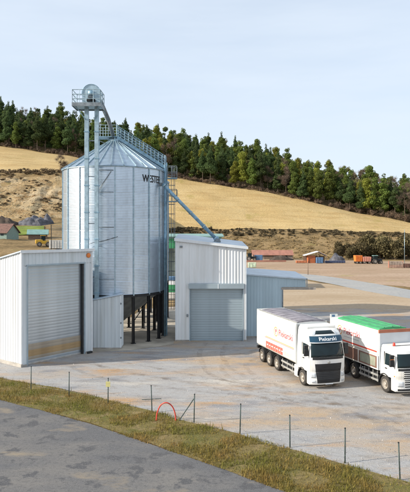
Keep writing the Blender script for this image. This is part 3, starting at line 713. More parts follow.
def elevator():
    t = thing('bucket_elevator', 'tall twin-leg bucket elevator with railed head platform in front of the silo', 'elevator', (-10.13, 50.55, 0))
    for x in (-0.45, 0.45):
        lm = MB(); lm.box(x-0.17, x+0.17, -0.2, 0.2, 0.5, 21.5); l = lm.build('elevator_leg', stl, t)
        z = 2.4
        while z < 21.4: MB().box(x-0.215, x+0.215, -0.245, 0.245, z, z+0.07).build('flange', stl_b, l); z += 2.4
    MB().bbox(-0.8, 0.8, -0.3, 0.3, 0.02, 0.9, 0.04).build('boot', stl_b, t)
    b = MB()
    for z in (6.2, 11.0, 15.2, 18.4): b.box(-0.28, 0.28, -0.05, 0.05, z, z+0.08)
    b.build('spacer', stl_d, t)
    # head with round drum casing
    hd = MB(); pr = [(-0.78, 21.62)] + [(0.02 + 0.80*math.cos(a), 22.55 + 0.80*math.sin(a)) for a in np.linspace(PI, 0, 15)] + [(0.82, 21.62)]
    hd.prism(pr, -0.36, 0.36, 'y'); h = hd.build('head_casing', stl, t)
    for y in (-0.40, 0.36): MB().path([(0.02 + 0.84*math.cos(a), y+0.02, 22.55 + 0.84*math.sin(a)) for a in np.linspace(PI, 0, 15)], 0.035, 6).build('casing_rim', stl_b, h)
    MB().lathe([(0.0, -0.58), (0.24, -0.58), (0.26, -0.50), (0.26, -0.37), (0.0, -0.37)], 18, 'y', (0.02, 0, 22.6)).build('bearing', stl_b, h, True)
    mo = MB(); mo.lathe([(0.0, -0.98), (0.17, -0.98), (0.2, -0.9), (0.2, -0.6), (0.0, -0.6)], 14, 'y', (0.02, 0, 22.15)); mo.build('drive_motor', stl_d, t, True)
    MB().box(-0.35, 0.4, -0.62, -0.37, 21.85, 22.02).build('motor_bracket', blk, t)
    p = MB(); p.box(-1.5, 0.95, -1.05, 0.85, 21.42, 21.5); pl = p.build('platform', stl, t)
    e = MB(); e.box(-1.54, 0.99, -1.09, -1.05, 21.30, 21.62); e.box(-1.54, -1.5, -1.05, 0.85, 21.30, 21.62); e.box(0.95, 0.99, -1.05, 0.85, 21.30, 21.62); e.box(-1.54, 0.99, 0.85, 0.89, 21.30, 21.62); e.build('toe_board', stl_d, pl)
    g = MB(); rail(g, [(0.95, -1.05, 21.5), (-1.5, -1.05, 21.5), (-1.5, 0.85, 21.5), (0.95, 0.85, 21.5), (0.95, -1.05, 21.5)], 1.25, 0.62, 0.03, (0.45, 0.85)); g.build('guard_rail', stl, pl)
    k = MB()
    for x in (-1.3, 0.8):
        k.bar((x, -0.9, 21.42), (x*0.4, -0.2, 20.3), 0.06, 0.06)
    k.build('knee_brace', stl_b, pl)
    # head spout down to the silo's roof platform
    sp = MB(); sp.tube((0.75, 0.15, 22.0), (1.02, 2.6, 20.9), 0.2, 12); sp.tube((1.02, 2.6, 20.9), (1.08, 5.2, 19.72), 0.2, 12); sp.build('head_spout', stl_d, t, True)
    st = MB(); st.bar((0.62, 0.0, 18.45), (0.40, 5.0, 19.0), 0.05, 0.05); st.bar((0.62, 0, 9.0), (0.75, 0.86, 9.0), 0.05, 0.05); st.bar((-0.45, 0.2, 14.2), (-0.3, 0.74, 14.2), 0.05, 0.05); st.build('stay', stl_d, t)
elevator()

def spout():
    a = Vector(P(162.5, 184, 54.4)); b = Vector((-2.74+3.95, 53.3+2.2, 9.50))
    t = thing('grain_spout', 'long blue steel spout sloping from the silo down to the white hall roof', 'pipe', tuple(a))
    o = Vector((0, 0, 0)); e = b - a
    MB().tube(o, e*0.965, 0.17, 14).build('spout_pipe', stl_b, t, True)
    for q in (0.02, 0.26, 0.5, 0.74, 0.95): MB().tube(e*q, e*(q+0.012), 0.225, 14).build('flange', stl, t)
    MB().tube(e*0.955, e + Vector((0.0, 0, 0.08)), 0.22, 12, 0.28).build('spout_head', stl_b, t)
    MB().bar(Vector((-0.35, 0.15, -0.1)), Vector((0.05, 0, 0)), 0.2, 0.26).build('wall_bracket', stl_d, t)
spout()

# ------------------------------------------------------------------ trucks
def wheel_meshes(r=0.52, wd=0.34):
    ty = MB().lathe([(r*0.60, -wd/2), (r*0.80, -wd/2-0.012), (r*0.95, -wd/2+0.01), (r, -wd/2+0.05), (r, wd/2-0.05), (r*0.95, wd/2-0.01), (r*0.8, wd/2+0.012), (r*0.60, wd/2)], 32, 'y').data('tyre', True, True)
    rm = MB(); rm.lathe([(r*0.61, -wd/2-0.004), (r*0.56, -wd/2-0.006), (r*0.52, -wd/2+0.05), (r*0.40, -wd/2+0.13), (r*0.26, -wd/2+0.12), (r*0.24, -wd/2+0.0), (r*0.17, -wd/2-0.03), (0.0, -wd/2-0.03)], 28, 'y')
    rm.lathe([(0.0, wd/2-0.06), (r*0.61, wd/2-0.06), (r*0.61, wd/2-0.01)], 20, 'y')
    for i in range(10):
        a = 2*PI*i/10; rm.tube((r*0.33*math.cos(a), -wd/2+0.13, r*0.33*math.sin(a)), (r*0.33*math.cos(a), -wd/2+0.085, r*0.33*math.sin(a)), 0.022, 6)
    return ty, rm.data('wheel', True, False)
TYRE, RIM = wheel_meshes()
def put_wheel(t, x, y, side):
    w_ = link('wheel', RIM, rimm, t, (x, y, 0.533), (0, rnd.uniform(0, 6), 0 if side < 0 else PI))
    link('tyre', TYRE, rubber, w_)
def lettering(parent, txt, size, mat, x, y, z, face, name='lettering', bold=0.004, width=None):
    d = text_data(txt, size, 0.004, bold)
    xs_ = [p.co.x for p in d.vertices]; k = (width/(max(xs_)-min(xs_))) if width else 1
    for p in d.vertices:
        a, b, c = p.co; a *= k
        p.co = (x+a, y-c, z+b) if face == 'side' else face(a, b, c)
    return link(name, d, mat, parent)

class Cab:
    def __init__(s, xr, levels, hw, c=0.22, pw=3.4): s.xr, s.lv, s.hw, s.c, s.pw = xr, levels, hw, c, pw
    def xf(s, z): return table(z, [a for a, _, _ in s.lv], [b for _, b, _ in s.lv])
    def wd(s, z): return s.hw*table(z, [a for a, _, _ in s.lv], [k for _, _, k in s.lv])
    def fx(s, y, z): return s.xf(z) - s.c*min(1.0, abs(y)/s.wd(z))**s.pw
    def shell(s, n=14):
        v = []; rows = []
        for z, xf, k in s.lv:
            w_ = s.wd(z); row = []
            for i in range(n+1):
                u = -1 + 2*i/n; u = math.copysign(abs(u)**0.75, u); row.append((s.fx(u*w_, z), u*w_, z))
            xm = (s.xr + row[0][0])/2
            row += [(xm, w_, z), (s.xr+0.05, w_, z), (s.xr, w_-0.05, z), (s.xr, -w_+0.05, z), (s.xr+0.05, -w_, z), (xm, -w_, z)]
            rows.append(len(row)); v += row
        k = rows[0]; f = []
        for j in range(len(s.lv)-1):
            for i in range(k): f.append((j*k+i, j*k+(i+1) % k, (j+1)*k+(i+1) % k, (j+1)*k+i))
        f += [tuple(range(k-1, -1, -1)), tuple(range((len(s.lv)-1)*k, len(s.lv)*k))]
        return MB().add(v, f)
    def patch(s, yl, yr, z0, z1, off=0.012, n=10, m=5, top=None):
        """plate that follows the cab's front; yl / yr are fractions of the half width, top = fractions at the upper edge"""
        v = []
        for o in (off, -0.03):
            for j in range(m+1):
                z = lerp(z0, z1, j/m); a = lerp(yl, top[0], j/m) if top else yl; b = lerp(yr, top[1], j/m) if top else yr
                for i in range(n+1):
                    y = lerp(a, b, i/n)*s.wd(z); v.append((s.fx(y, z)+o, y, z))
        k = (n+1); q = k*(m+1); f = []
        for j in range(m):
            for i in range(n):
                f.append((j*k+i, j*k+i+1, (j+1)*k+i+1, (j+1)*k+i)); f.append((q+j*k+i, q+(j+1)*k+i, q+(j+1)*k+i+1, q+j*k+i+1))
        for j in range(m):
            f.append((j*k, (j+1)*k, q+(j+1)*k, q+j*k)); f.append((j*k+n, q+j*k+n, q+(j+1)*k+n, (j+1)*k+n))
        for i in range(n):
            f.append((i, q+i, q+i+1, i+1)); f.append((m*k+i, m*k+i+1, q+m*k+i+1, q+m*k+i))
        return MB().add(v, f)

def mirror(t, x, y, z, s, h=0.72):
    m_ = MB(); m_.bbox(x, x+0.14, min(y, y+s*0.30), max(y, y+s*0.30), z, z+h*0.6, 0.03); m_.bbox(x, x+0.13, min(y, y+s*0.30), max(y, y+s*0.30), z+h*0.64, z+h, 0.03)
    m_.tube((x-0.05, y-s*0.14, z+h*0.9), (x+0.05, y+s*0.12, z+h*0.9), 0.025, 6); m_.tube((x-0.05, y-s*0.14, z+0.05), (x+0.05, y+s*0.12, z+0.05), 0.025, 6)
    m_.build('mirror', plast, t)

def chassis(t, x0, x1, axles):
    c = MB(); c.box(x0, x1, -0.5, -0.4, 0.78, 1.05); c.box(x0, x1, 0.4, 0.5, 0.78, 1.05)
    for x in np.linspace(x0+0.2, x1-0.3, 7): c.box(x, x+0.1, -0.4, 0.4, 0.82, 1.02)
    for x in axles: c.tube((x, -0.95, 0.533), (x, 0.95, 0.533), 0.09, 8)
    c.build('chassis', plast, t)
def guard(t, axs, r=0.60):
    for x in axs:
        for s in (-1, 1):
            v = []; f = []
            an = np.linspace(R(12), R(168), 11)
            for rr in (r, r+0.03):
                for a in an:
                    for y in (0.86*s, 1.235*s): v.append((x+rr*math.cos(a), y, 0.533+rr*math.sin(a)))
            k = 22
            for i in range(10):
                f.append((2*i, 2*i+1, 2*i+3, 2*i+2)); f.append((k+2*i, k+2*i+2, k+2*i+3, k+2*i+1))
                f.append((2*i, 2*i+2, k+2*i+2, k+2*i)); f.append((2*i+1, k+2*i+1, k+2*i+3, 2*i+3))
            f += [(0, k, k+1, 1), (20, 21, k+21, k+20)]
            MB().add(v, f).build('mudguard', plast, t)

TR = math.atan2(-0.96, 0.28)
def bulk_body(name, x0, x1, zb, zt, mat, t, crown=0.05):
    """tall bulk-feed body: flat sides, tucked-in foot, rounded shoulders; sections along its length so that the ends are eased"""
    sec = [(-1.10, zb), (-1.245, zb+0.16), (-1.25, zt-0.55), (-1.235, zt-0.12), (-1.17, zt-0.02), (-1.08, zt), (0, zt+crown), (1.08, zt), (1.17, zt-0.02), (1.235, zt-0.12), (1.25, zt-0.55), (1.245, zb+0.16), (1.10, zb)]
    xs_ = [(x0, 0.985), (x0+0.05, 1.0)] + [(lerp(x0, x1, q), 1.0) for q in (0.25, 0.5, 0.75)] + [(x1-0.05, 1.0), (x1, 0.985)]
    v = []; n = len(sec)
    for x, k in xs_: v += [(x, y*k, z) for y, z in sec]
    f = [(j*n+i, j*n+(i+1) % n, (j+1)*n+(i+1) % n, (j+1)*n+i) for j in range(len(xs_)-1) for i in range(n)]
    f += [tuple(range(n)), tuple(range((len(xs_)-1)*n, len(xs_)*n))]
    return MB().add(v, f).build(name, mat, t)

def truck_a():
    t = thing('bulk_feed_truck', 'white four-axle bulk truck with high cab and grey roof cover, left of the two', 'truck', (5.36, 45.8, 0), TR, 'bulk trucks parked side by side')
    ax = [1.0, 2.45, 3.9]
    chassis(t, 0.25, 9.1, ax + [8.2])
    for x in ax:
        for s in (-1, 1): put_wheel(t, x, s*1.05, s)
    for s in (-1, 1): put_wheel(t, 8.2, s*1.06, s)
    guard(t, ax)
    B = bulk_body('body', 0.0, 7.15, 1.2, 3.98, whited, t)
    rc = MB(); rc.prism([(-1.06, 4.0), (-1.04, 4.06), (-0.5, 4.13), (0, 4.15), (0.5, 4.13), (1.04, 4.06), (1.06, 4.0)], 0.55, 7.1, 'x'); rc.build('roof_cover', tarpg, B)
    rr = MB()
    for x in np.linspace(0.9, 6.8, 8): rr.path([(x, -1.05, 4.065), (x, -0.5, 4.14), (x, 0.5, 4.14), (x, 1.05, 4.065)], 0.022, 5)
    rr.build('cover_hoop', tarpg, B)
    e = MB()
    for s in (-1, 1): e.box(0.3, 7.12, s*1.13-0.04, s*1.13+0.04, 3.985, 4.05)
    e.build('top_rail', alu, B)
    b = MB(); b.box(7.155, 7.27, -1.2, 1.2, 1.05, 3.9); b.build('bulkhead', greyp, B)
    lp = MB(); lp.box(-0.06, 0.0, -1.2, 1.2, 3.6, 4.06); lp.build('rear_lip', whited, B)
    tl = MB(); tl.box(-0.05, 0.2, -1.22, 1.22, 0.95, 1.15); tl.build('rear_bumper', plast, t)
    for s in (-1, 1): MB().bbox(-0.09, -0.05, s*1.0-0.16, s*1.0+0.16, 0.98, 1.12, 0.012).build('tail_light', redp, t)
    # writing and stripes on both sides
    for s in (-1, 1):
        y = s*1.256
        def sbox(m, x0, x1, z0, z1): return m.box(x0, x1, min(s*1.249, y), max(s*1.249, y), z0, z1)
        sbox(MB(), 1.9, 6.95, 2.17, 2.235).build('stripe', orgs, B)
        sbox(MB(), 1.7, 6.95, 2.105, 2.14).build('stripe', letr, B)
        x = 1.95
        for q, wd_ in enumerate((0.42, 0.38, 0.5, 0.36, 0.46, 0.4, 0.44)):
            m = MB(); sbox(m, x, x+0.16, 1.36, 1.86); sbox(m, x+0.16, x+wd_-0.01, 1.66, 1.86); sbox(m, x+0.16, x+wd_-0.02, 1.36, 1.58); m.build('block_letter', redlet, B); x += wd_+0.03
        for q in range(5):
            m = MB(); sbox(m, x, x+0.24, 1.42, 1.74); m.build('faded_letter', pinkl, B); x += 0.29
    lettering(B, 'Piekarski', 0.66, letr, 4.35, -1.254, 2.66, 'side', width=2.35)
    d = lettering(B, 'Piekarski', 0.66, letr, 0, 0, 0, lambda a, b, c: (6.7-a, 1.254+c, 2.66+b), width=2.35)
    for s in (-1, 1):
        em = MB(); em.lathe([(0.36, 0.0), (0.36, 0.008*s), (0.28, 0.008*s), (0.28, 0.0)], 26, 'y', (3.85, s*1.25, 2.86))
        em.build('emblem', orgs, B)
        e2 = MB(); e2.box(3.74, 3.82, min(s*1.249, s*1.257), max(s*1.249, s*1.257), 2.66, 3.06); e2.box(3.86, 3.98, min(s*1.249, s*1.257), max(s*1.249, s*1.257), 2.84, 3.04); e2.build('emblem_mark', letr, B)
    # side guards, tank and battery box
    for s in (-1, 1):
        g = MB()
        for z in (0.52, 0.86): g.bbox(4.75, 7.0, s*1.2-0.025, s*1.2+0.025, z, z+0.13, 0.01)
        for x in (4.9, 5.7, 6.6): g.box(x, x+0.06, s*1.17-0.03, s*1.17+0.0, 0.45, 1.1)
        g.build('side_guard', alu, t)
        MB().bbox(4.75, 6.4, min(s*0.55, s*1.1), max(s*0.55, s*1.1), 0.5, 1.0, 0.06).build('fuel_tank', plast, t)
        MB().bbox(6.95, 7.55, min(s*0.6, s*1.24), max(s*0.6, s*1.24), 0.38, 1.16, 0.05).build('battery_box', white, t)
    # high cab
    cb = Cab(7.38, [(1.12, 9.50, 1.0), (1.3, 9.54, 1.0), (1.95, 9.56, 1.0), (2.15, 9.55, 0.995), (2.95, 9.36, 0.965), (3.25, 9.22, 0.95), (3.55, 9.02, 0.93), (3.74, 8.75, 0.90), (3.83, 8.40, 0.86), (3.86, 8.1, 0.82)], 1.25)
    K = cb.shell().build('cab', white, t)
    k2 = MB(); k2.bbox(7.42, 8.5, -1.1, 1.1, 3.70, 3.96, 0.1); k2.build('roof_spoiler', white, K)
    ws = cb.patch(-0.955, 0.955, 2.08, 2.97, 0.014, 16, 6, (-0.93, 0.93)).build('windscreen', glass, K, True)
    vi = cb.patch(-0.97, 0.97, 3.05, 3.40, 0.15, 14, 2, (-0.96, 0.96)).build('sun_visor', navy, K)
    cb.patch(-0.90, 0.90, 2.985, 3.06, 0.12, 14, 1).build('visor_edge', letw, K)
    lettering(vi, 'Piekarski', 0.30, letw, 0, 0, 0, lambda a, b, c: (cb.fx(-0.62+a, 3.14+b)+0.158+c, -0.62+a, 3.13+b), width=1.25)
    cb.patch(-0.62, 0.62, 3.50, 3.70, 0.012, 8, 3, (-0.5, 0.5)).build('roof_window', glass, K, True)
    for s in (-1, 1): cb.patch(0.66*s, 0.80*s, 3.46, 3.66, 0.03, 3, 2, (0.58*s, 0.70*s)).build('roof_light', lampc, K)
    cb.patch(-0.88, 0.88, 1.93, 2.07, 0.012, 10, 2).build('wiper_panel', plast, K)
    for y0, y1 in ((-0.75, -0.15), (-0.05, 0.6)):
        MB().path([(cb.fx(y0, 2.1)+0.04, y0, 2.1), (cb.fx(y1, 2.25)+0.03, y1, 2.22)], 0.012, 5).build('wiper', plast, K)
    bu_plate = MB().box(9.60, 9.615, -0.26, 0.26, 0.335, 0.40); bu_plate.build('number_plate', letw, t)
    em = MB(); em.lathe([(0.0, 0.03), (0.09, 0.03), (0.10, 0.0)], 18, 'x', (9.565, 0, 1.76)); em.build('round_badge', alu, K, True)
    # bumper and grille
    bu = Cab(8.86, [(0.30, 9.46, 0.97), (0.36, 9.54, 1.0), (0.62, 9.58, 1.0), (1.115, 9.52, 1.0)], 1.25)
    BU = bu.shell().build('bumper', white, t)
    gm = cb.patch(-0.71, 0.71, 1.122, 1.66, 0.018, 10, 3, (-0.76, 0.76)).build('grille', plast, K)
    for z in np.linspace(1.19, 1.55, 6): cb.patch(-0.68, 0.68, z, z+0.028, 0.045, 10, 1).build('grille_bar', M('grille_bar', (0.05, 0.05, 0.052), 0.4, 0.3), gm)
    lg = bu.patch(-0.64, 0.64, 0.42, 1.113, 0.018, 10, 3, (-0.71, 0.71)).build('lower_grille', plast, BU)
    for z in np.linspace(0.48, 1.0, 6): bu.patch(-0.60, 0.60, z, z+0.03, 0.045, 10, 1).build('grille_bar', MATS['grille_bar'], lg)
    for s in (-1, 1):
        bu.patch(0.74*s, 0.96*s, 0.78, 1.06, 0.02, 5, 3).build('headlight', lampc, BU, True)
        bu.patch(0.76*s, 0.92*s, 0.46, 0.58, 0.02, 5, 2).build('fog_light', lampc, BU, True)
        y = s*1.253
        sw = MB(); sw.prism([(8.28, 2.12), (9.20, 2.12), (9.10, 2.55), (8.98, 2.86), (8.34, 2.88)], min(s*1.19, s*1.256), max(s*1.19, s*1.256), 'y'); sw.build('side_window', glass, K)
        MB().box(8.18, 8.205, min(s*1.2, y), max(s*1.2, y), 1.25, 2.9).build('door_gap', plast, K)
        MB().bbox(8.32, 8.55, min(s*1.24, s*1.285), max(s*1.24, s*1.285), 1.86, 1.93, 0.01).build('door_handle', plast, K)
        mirror(t, 9.12, s*1.30, 2.15, s)
        ar = MB(); an = np.linspace(R(-4), R(184), 15)
        ar.prism([(8.2+0.62*math.cos(a), 0.533+0.62*math.sin(a)) for a in an] + [(8.2+0.70*math.cos(a), 0.533+0.69*math.sin(a)) for a in an[::-1]], min(s*0.9, s*1.262), max(s*0.9, s*1.262), 'y'); ar.build('wheel_arch', plast, t)
        MB().bbox(8.83, 8.98, min(s*1.0, s*1.235), max(s*1.0, s*1.235), 0.4, 1.10, 0.02).build('step', plast, t)
        MB().bbox(7.36, 7.56, min(s*1.0, s*1.22), max(s*1.0, s*1.22), 1.17, 1.3, 0.02).build('cab_mount', plast, t)
    return t
truck_a()

def truck_b():
    t = thing('bulk_feed_truck', 'white bulk truck with green roof tarp and low cab, cut off by the right edge', 'truck', (10.64, 42.96, 0), TR, 'bulk trucks parked side by side')
    ax = [1.9, 3.27]
    chassis(t, 0.25, 8.0, ax + [7.0])
    for x in ax + [7.0]:
        for s in (-1, 1): put_wheel(t, x, s*1.05, s)
    guard(t, ax)
    B = bulk_body('body', 0.0, 6.30, 2.12, 3.78, whited, t)
    rc = MB(); rc.prism([(-1.05, 3.80), (-1.0, 3.88), (-0.45, 3.96), (0, 3.98), (0.45, 3.96), (1.0, 3.88), (1.05, 3.80)], 0.75, 6.1, 'x'); rc.build('roof_tarp', tarpgr, B)
    h = MB()
    for y in (-0.62, 0.0, 0.62): h.tube((0.8, y, 3.955 + (0.03 if y == 0 else -0.01)), (6.05, y, 3.955 + (0.03 if y == 0 else -0.01)), 0.035, 6)
    h.build('tarp_fold', tarpgr, B)
    rl = MB(); rl.box(-0.07, 0.0, -1.22, -0.62, 3.3, 4.02); rl.build('rear_board', whited, B)
    MB().box(-0.0, 0.012, -1.10, -0.85, 3.82, 3.98).build('rear_marker', bluep, B)
    MB().box(6.305, 6.40, -1.25, 1.25, 3.66, 3.86).build('front_board', M('red_front_board', (0.46, 0.16, 0.09), 0.5, 0, 0.15, 2.0), B)
    MB().box(6.305, 6.38, -1.18, 1.18, 1.25, 3.655).build('bulkhead', M('white_bulkhead', (0.66, 0.69, 0.71), 0.4, 0, 0.08, 1.0), B)
    for s in (-1, 1):
        y = s*1.256
        def sbox(m, x0, x1, z0, z1, a=1.249, b=1.256): return m.box(x0, x1, min(s*a, s*b), max(s*a, s*b), z0, z1)
        sbox(MB(), 1.6, 6.15, 2.36, 2.46).build('stripe', redp, B)
        # lower compartments: frame, two panels, lockers
        sbox(MB(), 1.25, 6.2, 1.22, 2.14, 1.05, 1.19).build('skirt', whited, t)
        for x0, x1, mm in ((1.55, 3.75, brown), (3.95, 6.05, olive)):
            fr = MB()
            sbox(fr, x0, x1, 1.32, 1.40, 1.19, 1.235); sbox(fr, x0, x1, 2.02, 2.10, 1.19, 1.235); sbox(fr, x0, x0+0.1, 1.40, 2.02, 1.19, 1.235); sbox(fr, x1-0.1, x1, 1.40, 2.02, 1.19, 1.235)
            fr = fr.build('locker_frame', brown, t)
            sbox(MB(), x0+0.11, x1-0.11, 1.41, 2.01, 1.19, 1.21).build('locker_panel', mm, fr)
        g = MB()
        for z in (0.50, 0.82): g.bbox(3.98, 6.25, s*1.2-0.025, s*1.2+0.025, z, z+0.13, 0.01)
        for x in (4.1, 4.6, 5.1, 5.6, 6.1): g.box(x, x+0.05, s*1.17-0.03, s*1.17, 0.45, 1.15)
        g.build('side_guard', alu, t)
        MB().bbox(4.2, 6.0, min(s*0.55, s*1.1), max(s*0.55, s*1.1), 0.5, 1.0, 0.06).build('fuel_tank', plast, t)
    lettering(B, 'Piekarski', 0.60, letr, 1.95, -1.254, 2.92, 'side', width=2.1)
    lettering(B, 'Piekarski', 0.60, letr, 0, 0, 0, lambda a, b, c: (4.05-a, 1.254+c, 2.92+b), width=2.1)
    for s in (-1, 1):
        MB().lathe([(0.34, 0.0), (0.34, 0.008*s), (0.27, 0.008*s), (0.27, 0.0)], 26, 'y', (1.45, s*1.25, 3.1)).build('emblem', orgs, B)
        e2 = MB(); e2.box(1.35, 1.42, min(s*1.249, s*1.257), max(s*1.249, s*1.257), 2.92, 3.28); e2.box(1.46, 1.58, min(s*1.249, s*1.257), max(s*1.249, s*1.257), 3.08, 3.27); e2.build('emblem_mark', letr, B)
        MB().box(2.0, 4.0, min(s*1.249, s*1.255), max(s*1.249, s*1.255), 2.70, 2.76).build('stripe', M('grey_print', (0.5, 0.5, 0.5), 0.5), B)
    # low day cab
    cb = Cab(6.48, [(1.10, 8.36, 1.0), (1.3, 8.40, 1.0), (1.66, 8.40, 1.0), (1.8, 8.38, 0.99), (2.60, 8.20, 0.95), (2.78, 8.10, 0.93), (2.90, 7.9, 0.90), (2.96, 7.6, 0.86)], 1.24)
    K = cb.shell().build('cab', white, t)
    cb.patch(-0.93, 0.93, 1.80, 2.62, 0.014, 14, 6, (-0.9, 0.9)).build('windscreen', glass, K, True)
    cb.patch(-0.90, 0.90, 1.62, 1.76, 0.012, 10, 2).build('wiper_panel', plast, K)
    gm = cb.patch(-0.62, 0.62, 1.14, 1.58, 0.018, 10, 3).build('grille', plast, K)
    for z in (1.22, 1.34, 1.46): cb.patch(-0.62, 0.62, z, z+0.05, 0.045, 10, 1).build('grille_bar', white, gm)
    bu = Cab(7.66, [(0.32, 8.32, 0.97), (0.38, 8.40, 1.0), (0.62, 8.42, 1.0), (1.095, 8.38, 1.0)], 1.25)
    BU = bu.shell().build('bumper', white, t)
    lg = bu.patch(-0.58, 0.58, 0.62, 1.05, 0.018, 10, 3).build('lower_grille', plast, BU)
    for z in (0.70, 0.84, 0.96): bu.patch(-0.58, 0.58, z, z+0.04, 0.045, 10, 1).build('grille_bar', white, lg)
    bu.patch(-0.92, 0.92, 0.40, 0.52, 0.016, 10, 1).build('lower_lip', plast, BU)
    MB().lathe([(0.0, 0.03), (0.09, 0.03), (0.10, 0.0)], 18, 'x', (8.42, 0, 1.36)).build('round_badge', alu, K, True)
    for s in (-1, 1):
        bu.patch(0.66*s, 0.93*s, 0.66, 0.96, 0.02, 5, 3).build('headlight', lampc, BU, True)
        sw = MB(); sw.prism([(7.02, 1.80), (8.02, 1.80), (7.93, 2.2), (7.84, 2.52), (7.08, 2.54)], min(s*1.17, s*1.246), max(s*1.17, s*1.246), 'y'); sw.build('side_window', glass, K)
        MB().box(7.62, 7.94, min(s*1.20, s*1.252), max(s*1.20, s*1.252), 1.84, 2.48).build('window_blind', orng, K)
        MB().box(6.93, 6.955, min(s*1.19, s*1.243), max(s*1.19, s*1.243), 1.2, 2.6).build('door_gap', plast, K)
        MB().bbox(7.06, 7.28, min(s*1.23, s*1.275), max(s*1.23, s*1.275), 1.55, 1.62, 0.01).build('door_handle', plast, K)
        MB().bbox(8.0, 8.1, min(s*1.22, s*1.262), max(s*1.22, s*1.262), 1.22, 1.30, 0.008).build('side_marker', amber, K)
        mirror(t, 7.98, s*1.29, 1.86, s)
        ar = MB(); an = np.linspace(R(-4), R(184), 15)
        ar.prism([(7.0+0.62*math.cos(a), 0.533+0.62*math.sin(a)) for a in an] + [(7.0+0.70*math.cos(a), 0.533+0.69*math.sin(a)) for a in an[::-1]], min(s*0.9, s*1.258), max(s*0.9, s*1.258), 'y'); ar.build('wheel_arch', plast, t)
        MB().bbox(7.63, 7.8, min(s*1.0, s*1.235), max(s*1.0, s*1.235), 0.4, 1.09, 0.02).build('step', plast, t)
        be = MB(); be.lathe([(0.08, 0.0), (0.09, 0.05), (0.07, 0.19), (0.0, 0.22)], 16, 'z', (7.25, s*0.72, 2.97)); be.build('beacon', M('red_beacon', (0.6, 0.05, 0.03), 0.2), K, True)
    MB().box(7.2, 7.3, -0.8, 0.8, 2.93, 2.98).build('roof_bar', plast, K)
    return t
truck_b()

# ------------------------------------------------------------------ wire fence along the verge
posts = [(31, 390, 1.5), (69, 396.5, 1.5), (108, 404, 1.5), (152, 412.5, 1.5), (194, 422.5, 1.5), (240, 434, 1.5), (290, 447.5, 1.5), (345, 463, 1.5), (400, 480, 1.5)]
names = ['leftmost thin dark fence post on the verge', 'second fence post from the left on the verge', 'dark fence post carrying a pale yellow plate', 'fence post with a short cross bar next to a red hose', 'fence post with a slanting brace',
         'sixth fence post from the left along the verge', 'seventh fence post from the left along the verge', 'eighth fence post from the left along the verge', 'rightmost fence post near the lower right corner']
pw_ = [Vector((*G(x, y), 0.0)) for x, y, _ in posts]
postm = M('post_steel', (0.06, 0.085, 0.08), 0.6, 0.3, 0.3, 5)
for i, p in enumerate(pw_):
    t = thing('fence_post', names[i], 'post', (p.x, p.y, 0.018), 0, 'fence posts along the verge'); t.rotation_euler = (rnd.uniform(-0.03, 0.03), rnd.uniform(-0.035, 0.035), 0)
    MB().tube((0, 0, -0.3), (0, 0, 1.5), 0.03, 8).build('pole', postm, t, True)
    MB().lathe([(0.036, 1.48), (0.038, 1.51), (0.0, 1.53)], 8).build('cap', plast, t)
    if i == 2: MB().bbox(-0.13, 0.13, -0.05, -0.032, 1.0, 1.32, 0.005).build('sign_plate', M('pale_yellow_plate', (0.66, 0.60, 0.26), 0.6, 0, 0.15, 4), t)
    if i == 3: MB().tube((-0.55, 0, 0.72), (0.55, 0.02, 0.74), 0.022, 6).build('cross_bar', postm, t)
    if i == 4: MB().tube((0, 0, 1.3), (-0.85, 0.28, -0.1), 0.026, 6).build('brace', postm, t)
for z, lab in ((0.35, 'lowest of the three thin wires strung along the verge fence'), (0.8, 'middle one of the three thin wires strung along the verge fence'), (1.25, 'top one of the three thin wires strung along the verge fence')):
    q = [a.lerp(b, k/6) + Vector((0, -0.034, z - 0.04*math.sin(PI*k/6))) for a, b in zip(pw_, pw_[1:]) for k in range(6)] + [pw_[-1] + Vector((0, -0.034, z))]
    tag(MB().path(q, 0.004, 4).build('fence_wire', stl_d), lab, 'wire', 'wires of the verge fence')
hs = MB(); c = Vector((*G(166, 421), 0.02))
v = []
for a in np.linspace(-0.12, PI+0.12, 33):
    tx = Vector((math.cos(a), 0.0, math.sin(a))); p = c + Vector((0.52*math.cos(a), 0.06*math.sin(3*a), 0.98*math.sin(a)))
    for q in range(8): v.append(tuple(p + tx*0.036*math.cos(q*PI/4) + Vector((0, 0.036*math.sin(q*PI/4), 0))))
hs.add(v, [(i*8+q, i*8+(q+1) % 8, i*8+8+(q+1) % 8, i*8+8+q) for i in range(32) for q in range(8)])
tag(hs.build('red_hose', redp, None, True), 'red hose bent into an arch beside the fence', 'hose')

# grass blades and loose stones
def in_band(px, t):
    y = lerp(table(px, [-160,-60,0,40,90,130,200,300,420,560], [352,367,378,385.5,395.5,406,424,452,486,520]), table(px, [-160,-60,0,40,90,140,220,320,420,560], [372,387,400,410,424,441,468,505,545,600]), t)
    return G(px, y)
gr = random.Random(3); v = []; f = []
for i in range(42000):
    px = gr.uniform(-60, 440); t_ = gr.betavariate(1.0, 1.0)*1.04-0.02; x, y = in_band(px, t_)
    dn = mnoise.noise((x*0.6, y*0.6, 0.0))
    if dn < -0.12 and gr.random() < 0.8: continue
    h = gr.uniform(0.04, 0.17)*(1+1.2*max(0, dn))*(2.3 if gr.random() < 0.025 else 1); a = gr.uniform(0, 2*PI); wd = gr.uniform(0.008, 0.02); ln = gr.uniform(0.02, 0.12); b = gr.uniform(0, 2*PI)
    dx, dy = math.cos(a)*wd, math.sin(a)*wd; k = len(v)
    v += [(x-dx, y-dy, 0.01), (x+dx, y+dy, 0.01), (x+math.cos(b)*ln, y+math.sin(b)*ln, h)]; f.append((k, k+1, k+2))
stuff(MB().add(v, f).build('verge_grass', grassb, fix=False), 'short dry green and straw grass on the roadside verge', 'grass')
v = []; f = []
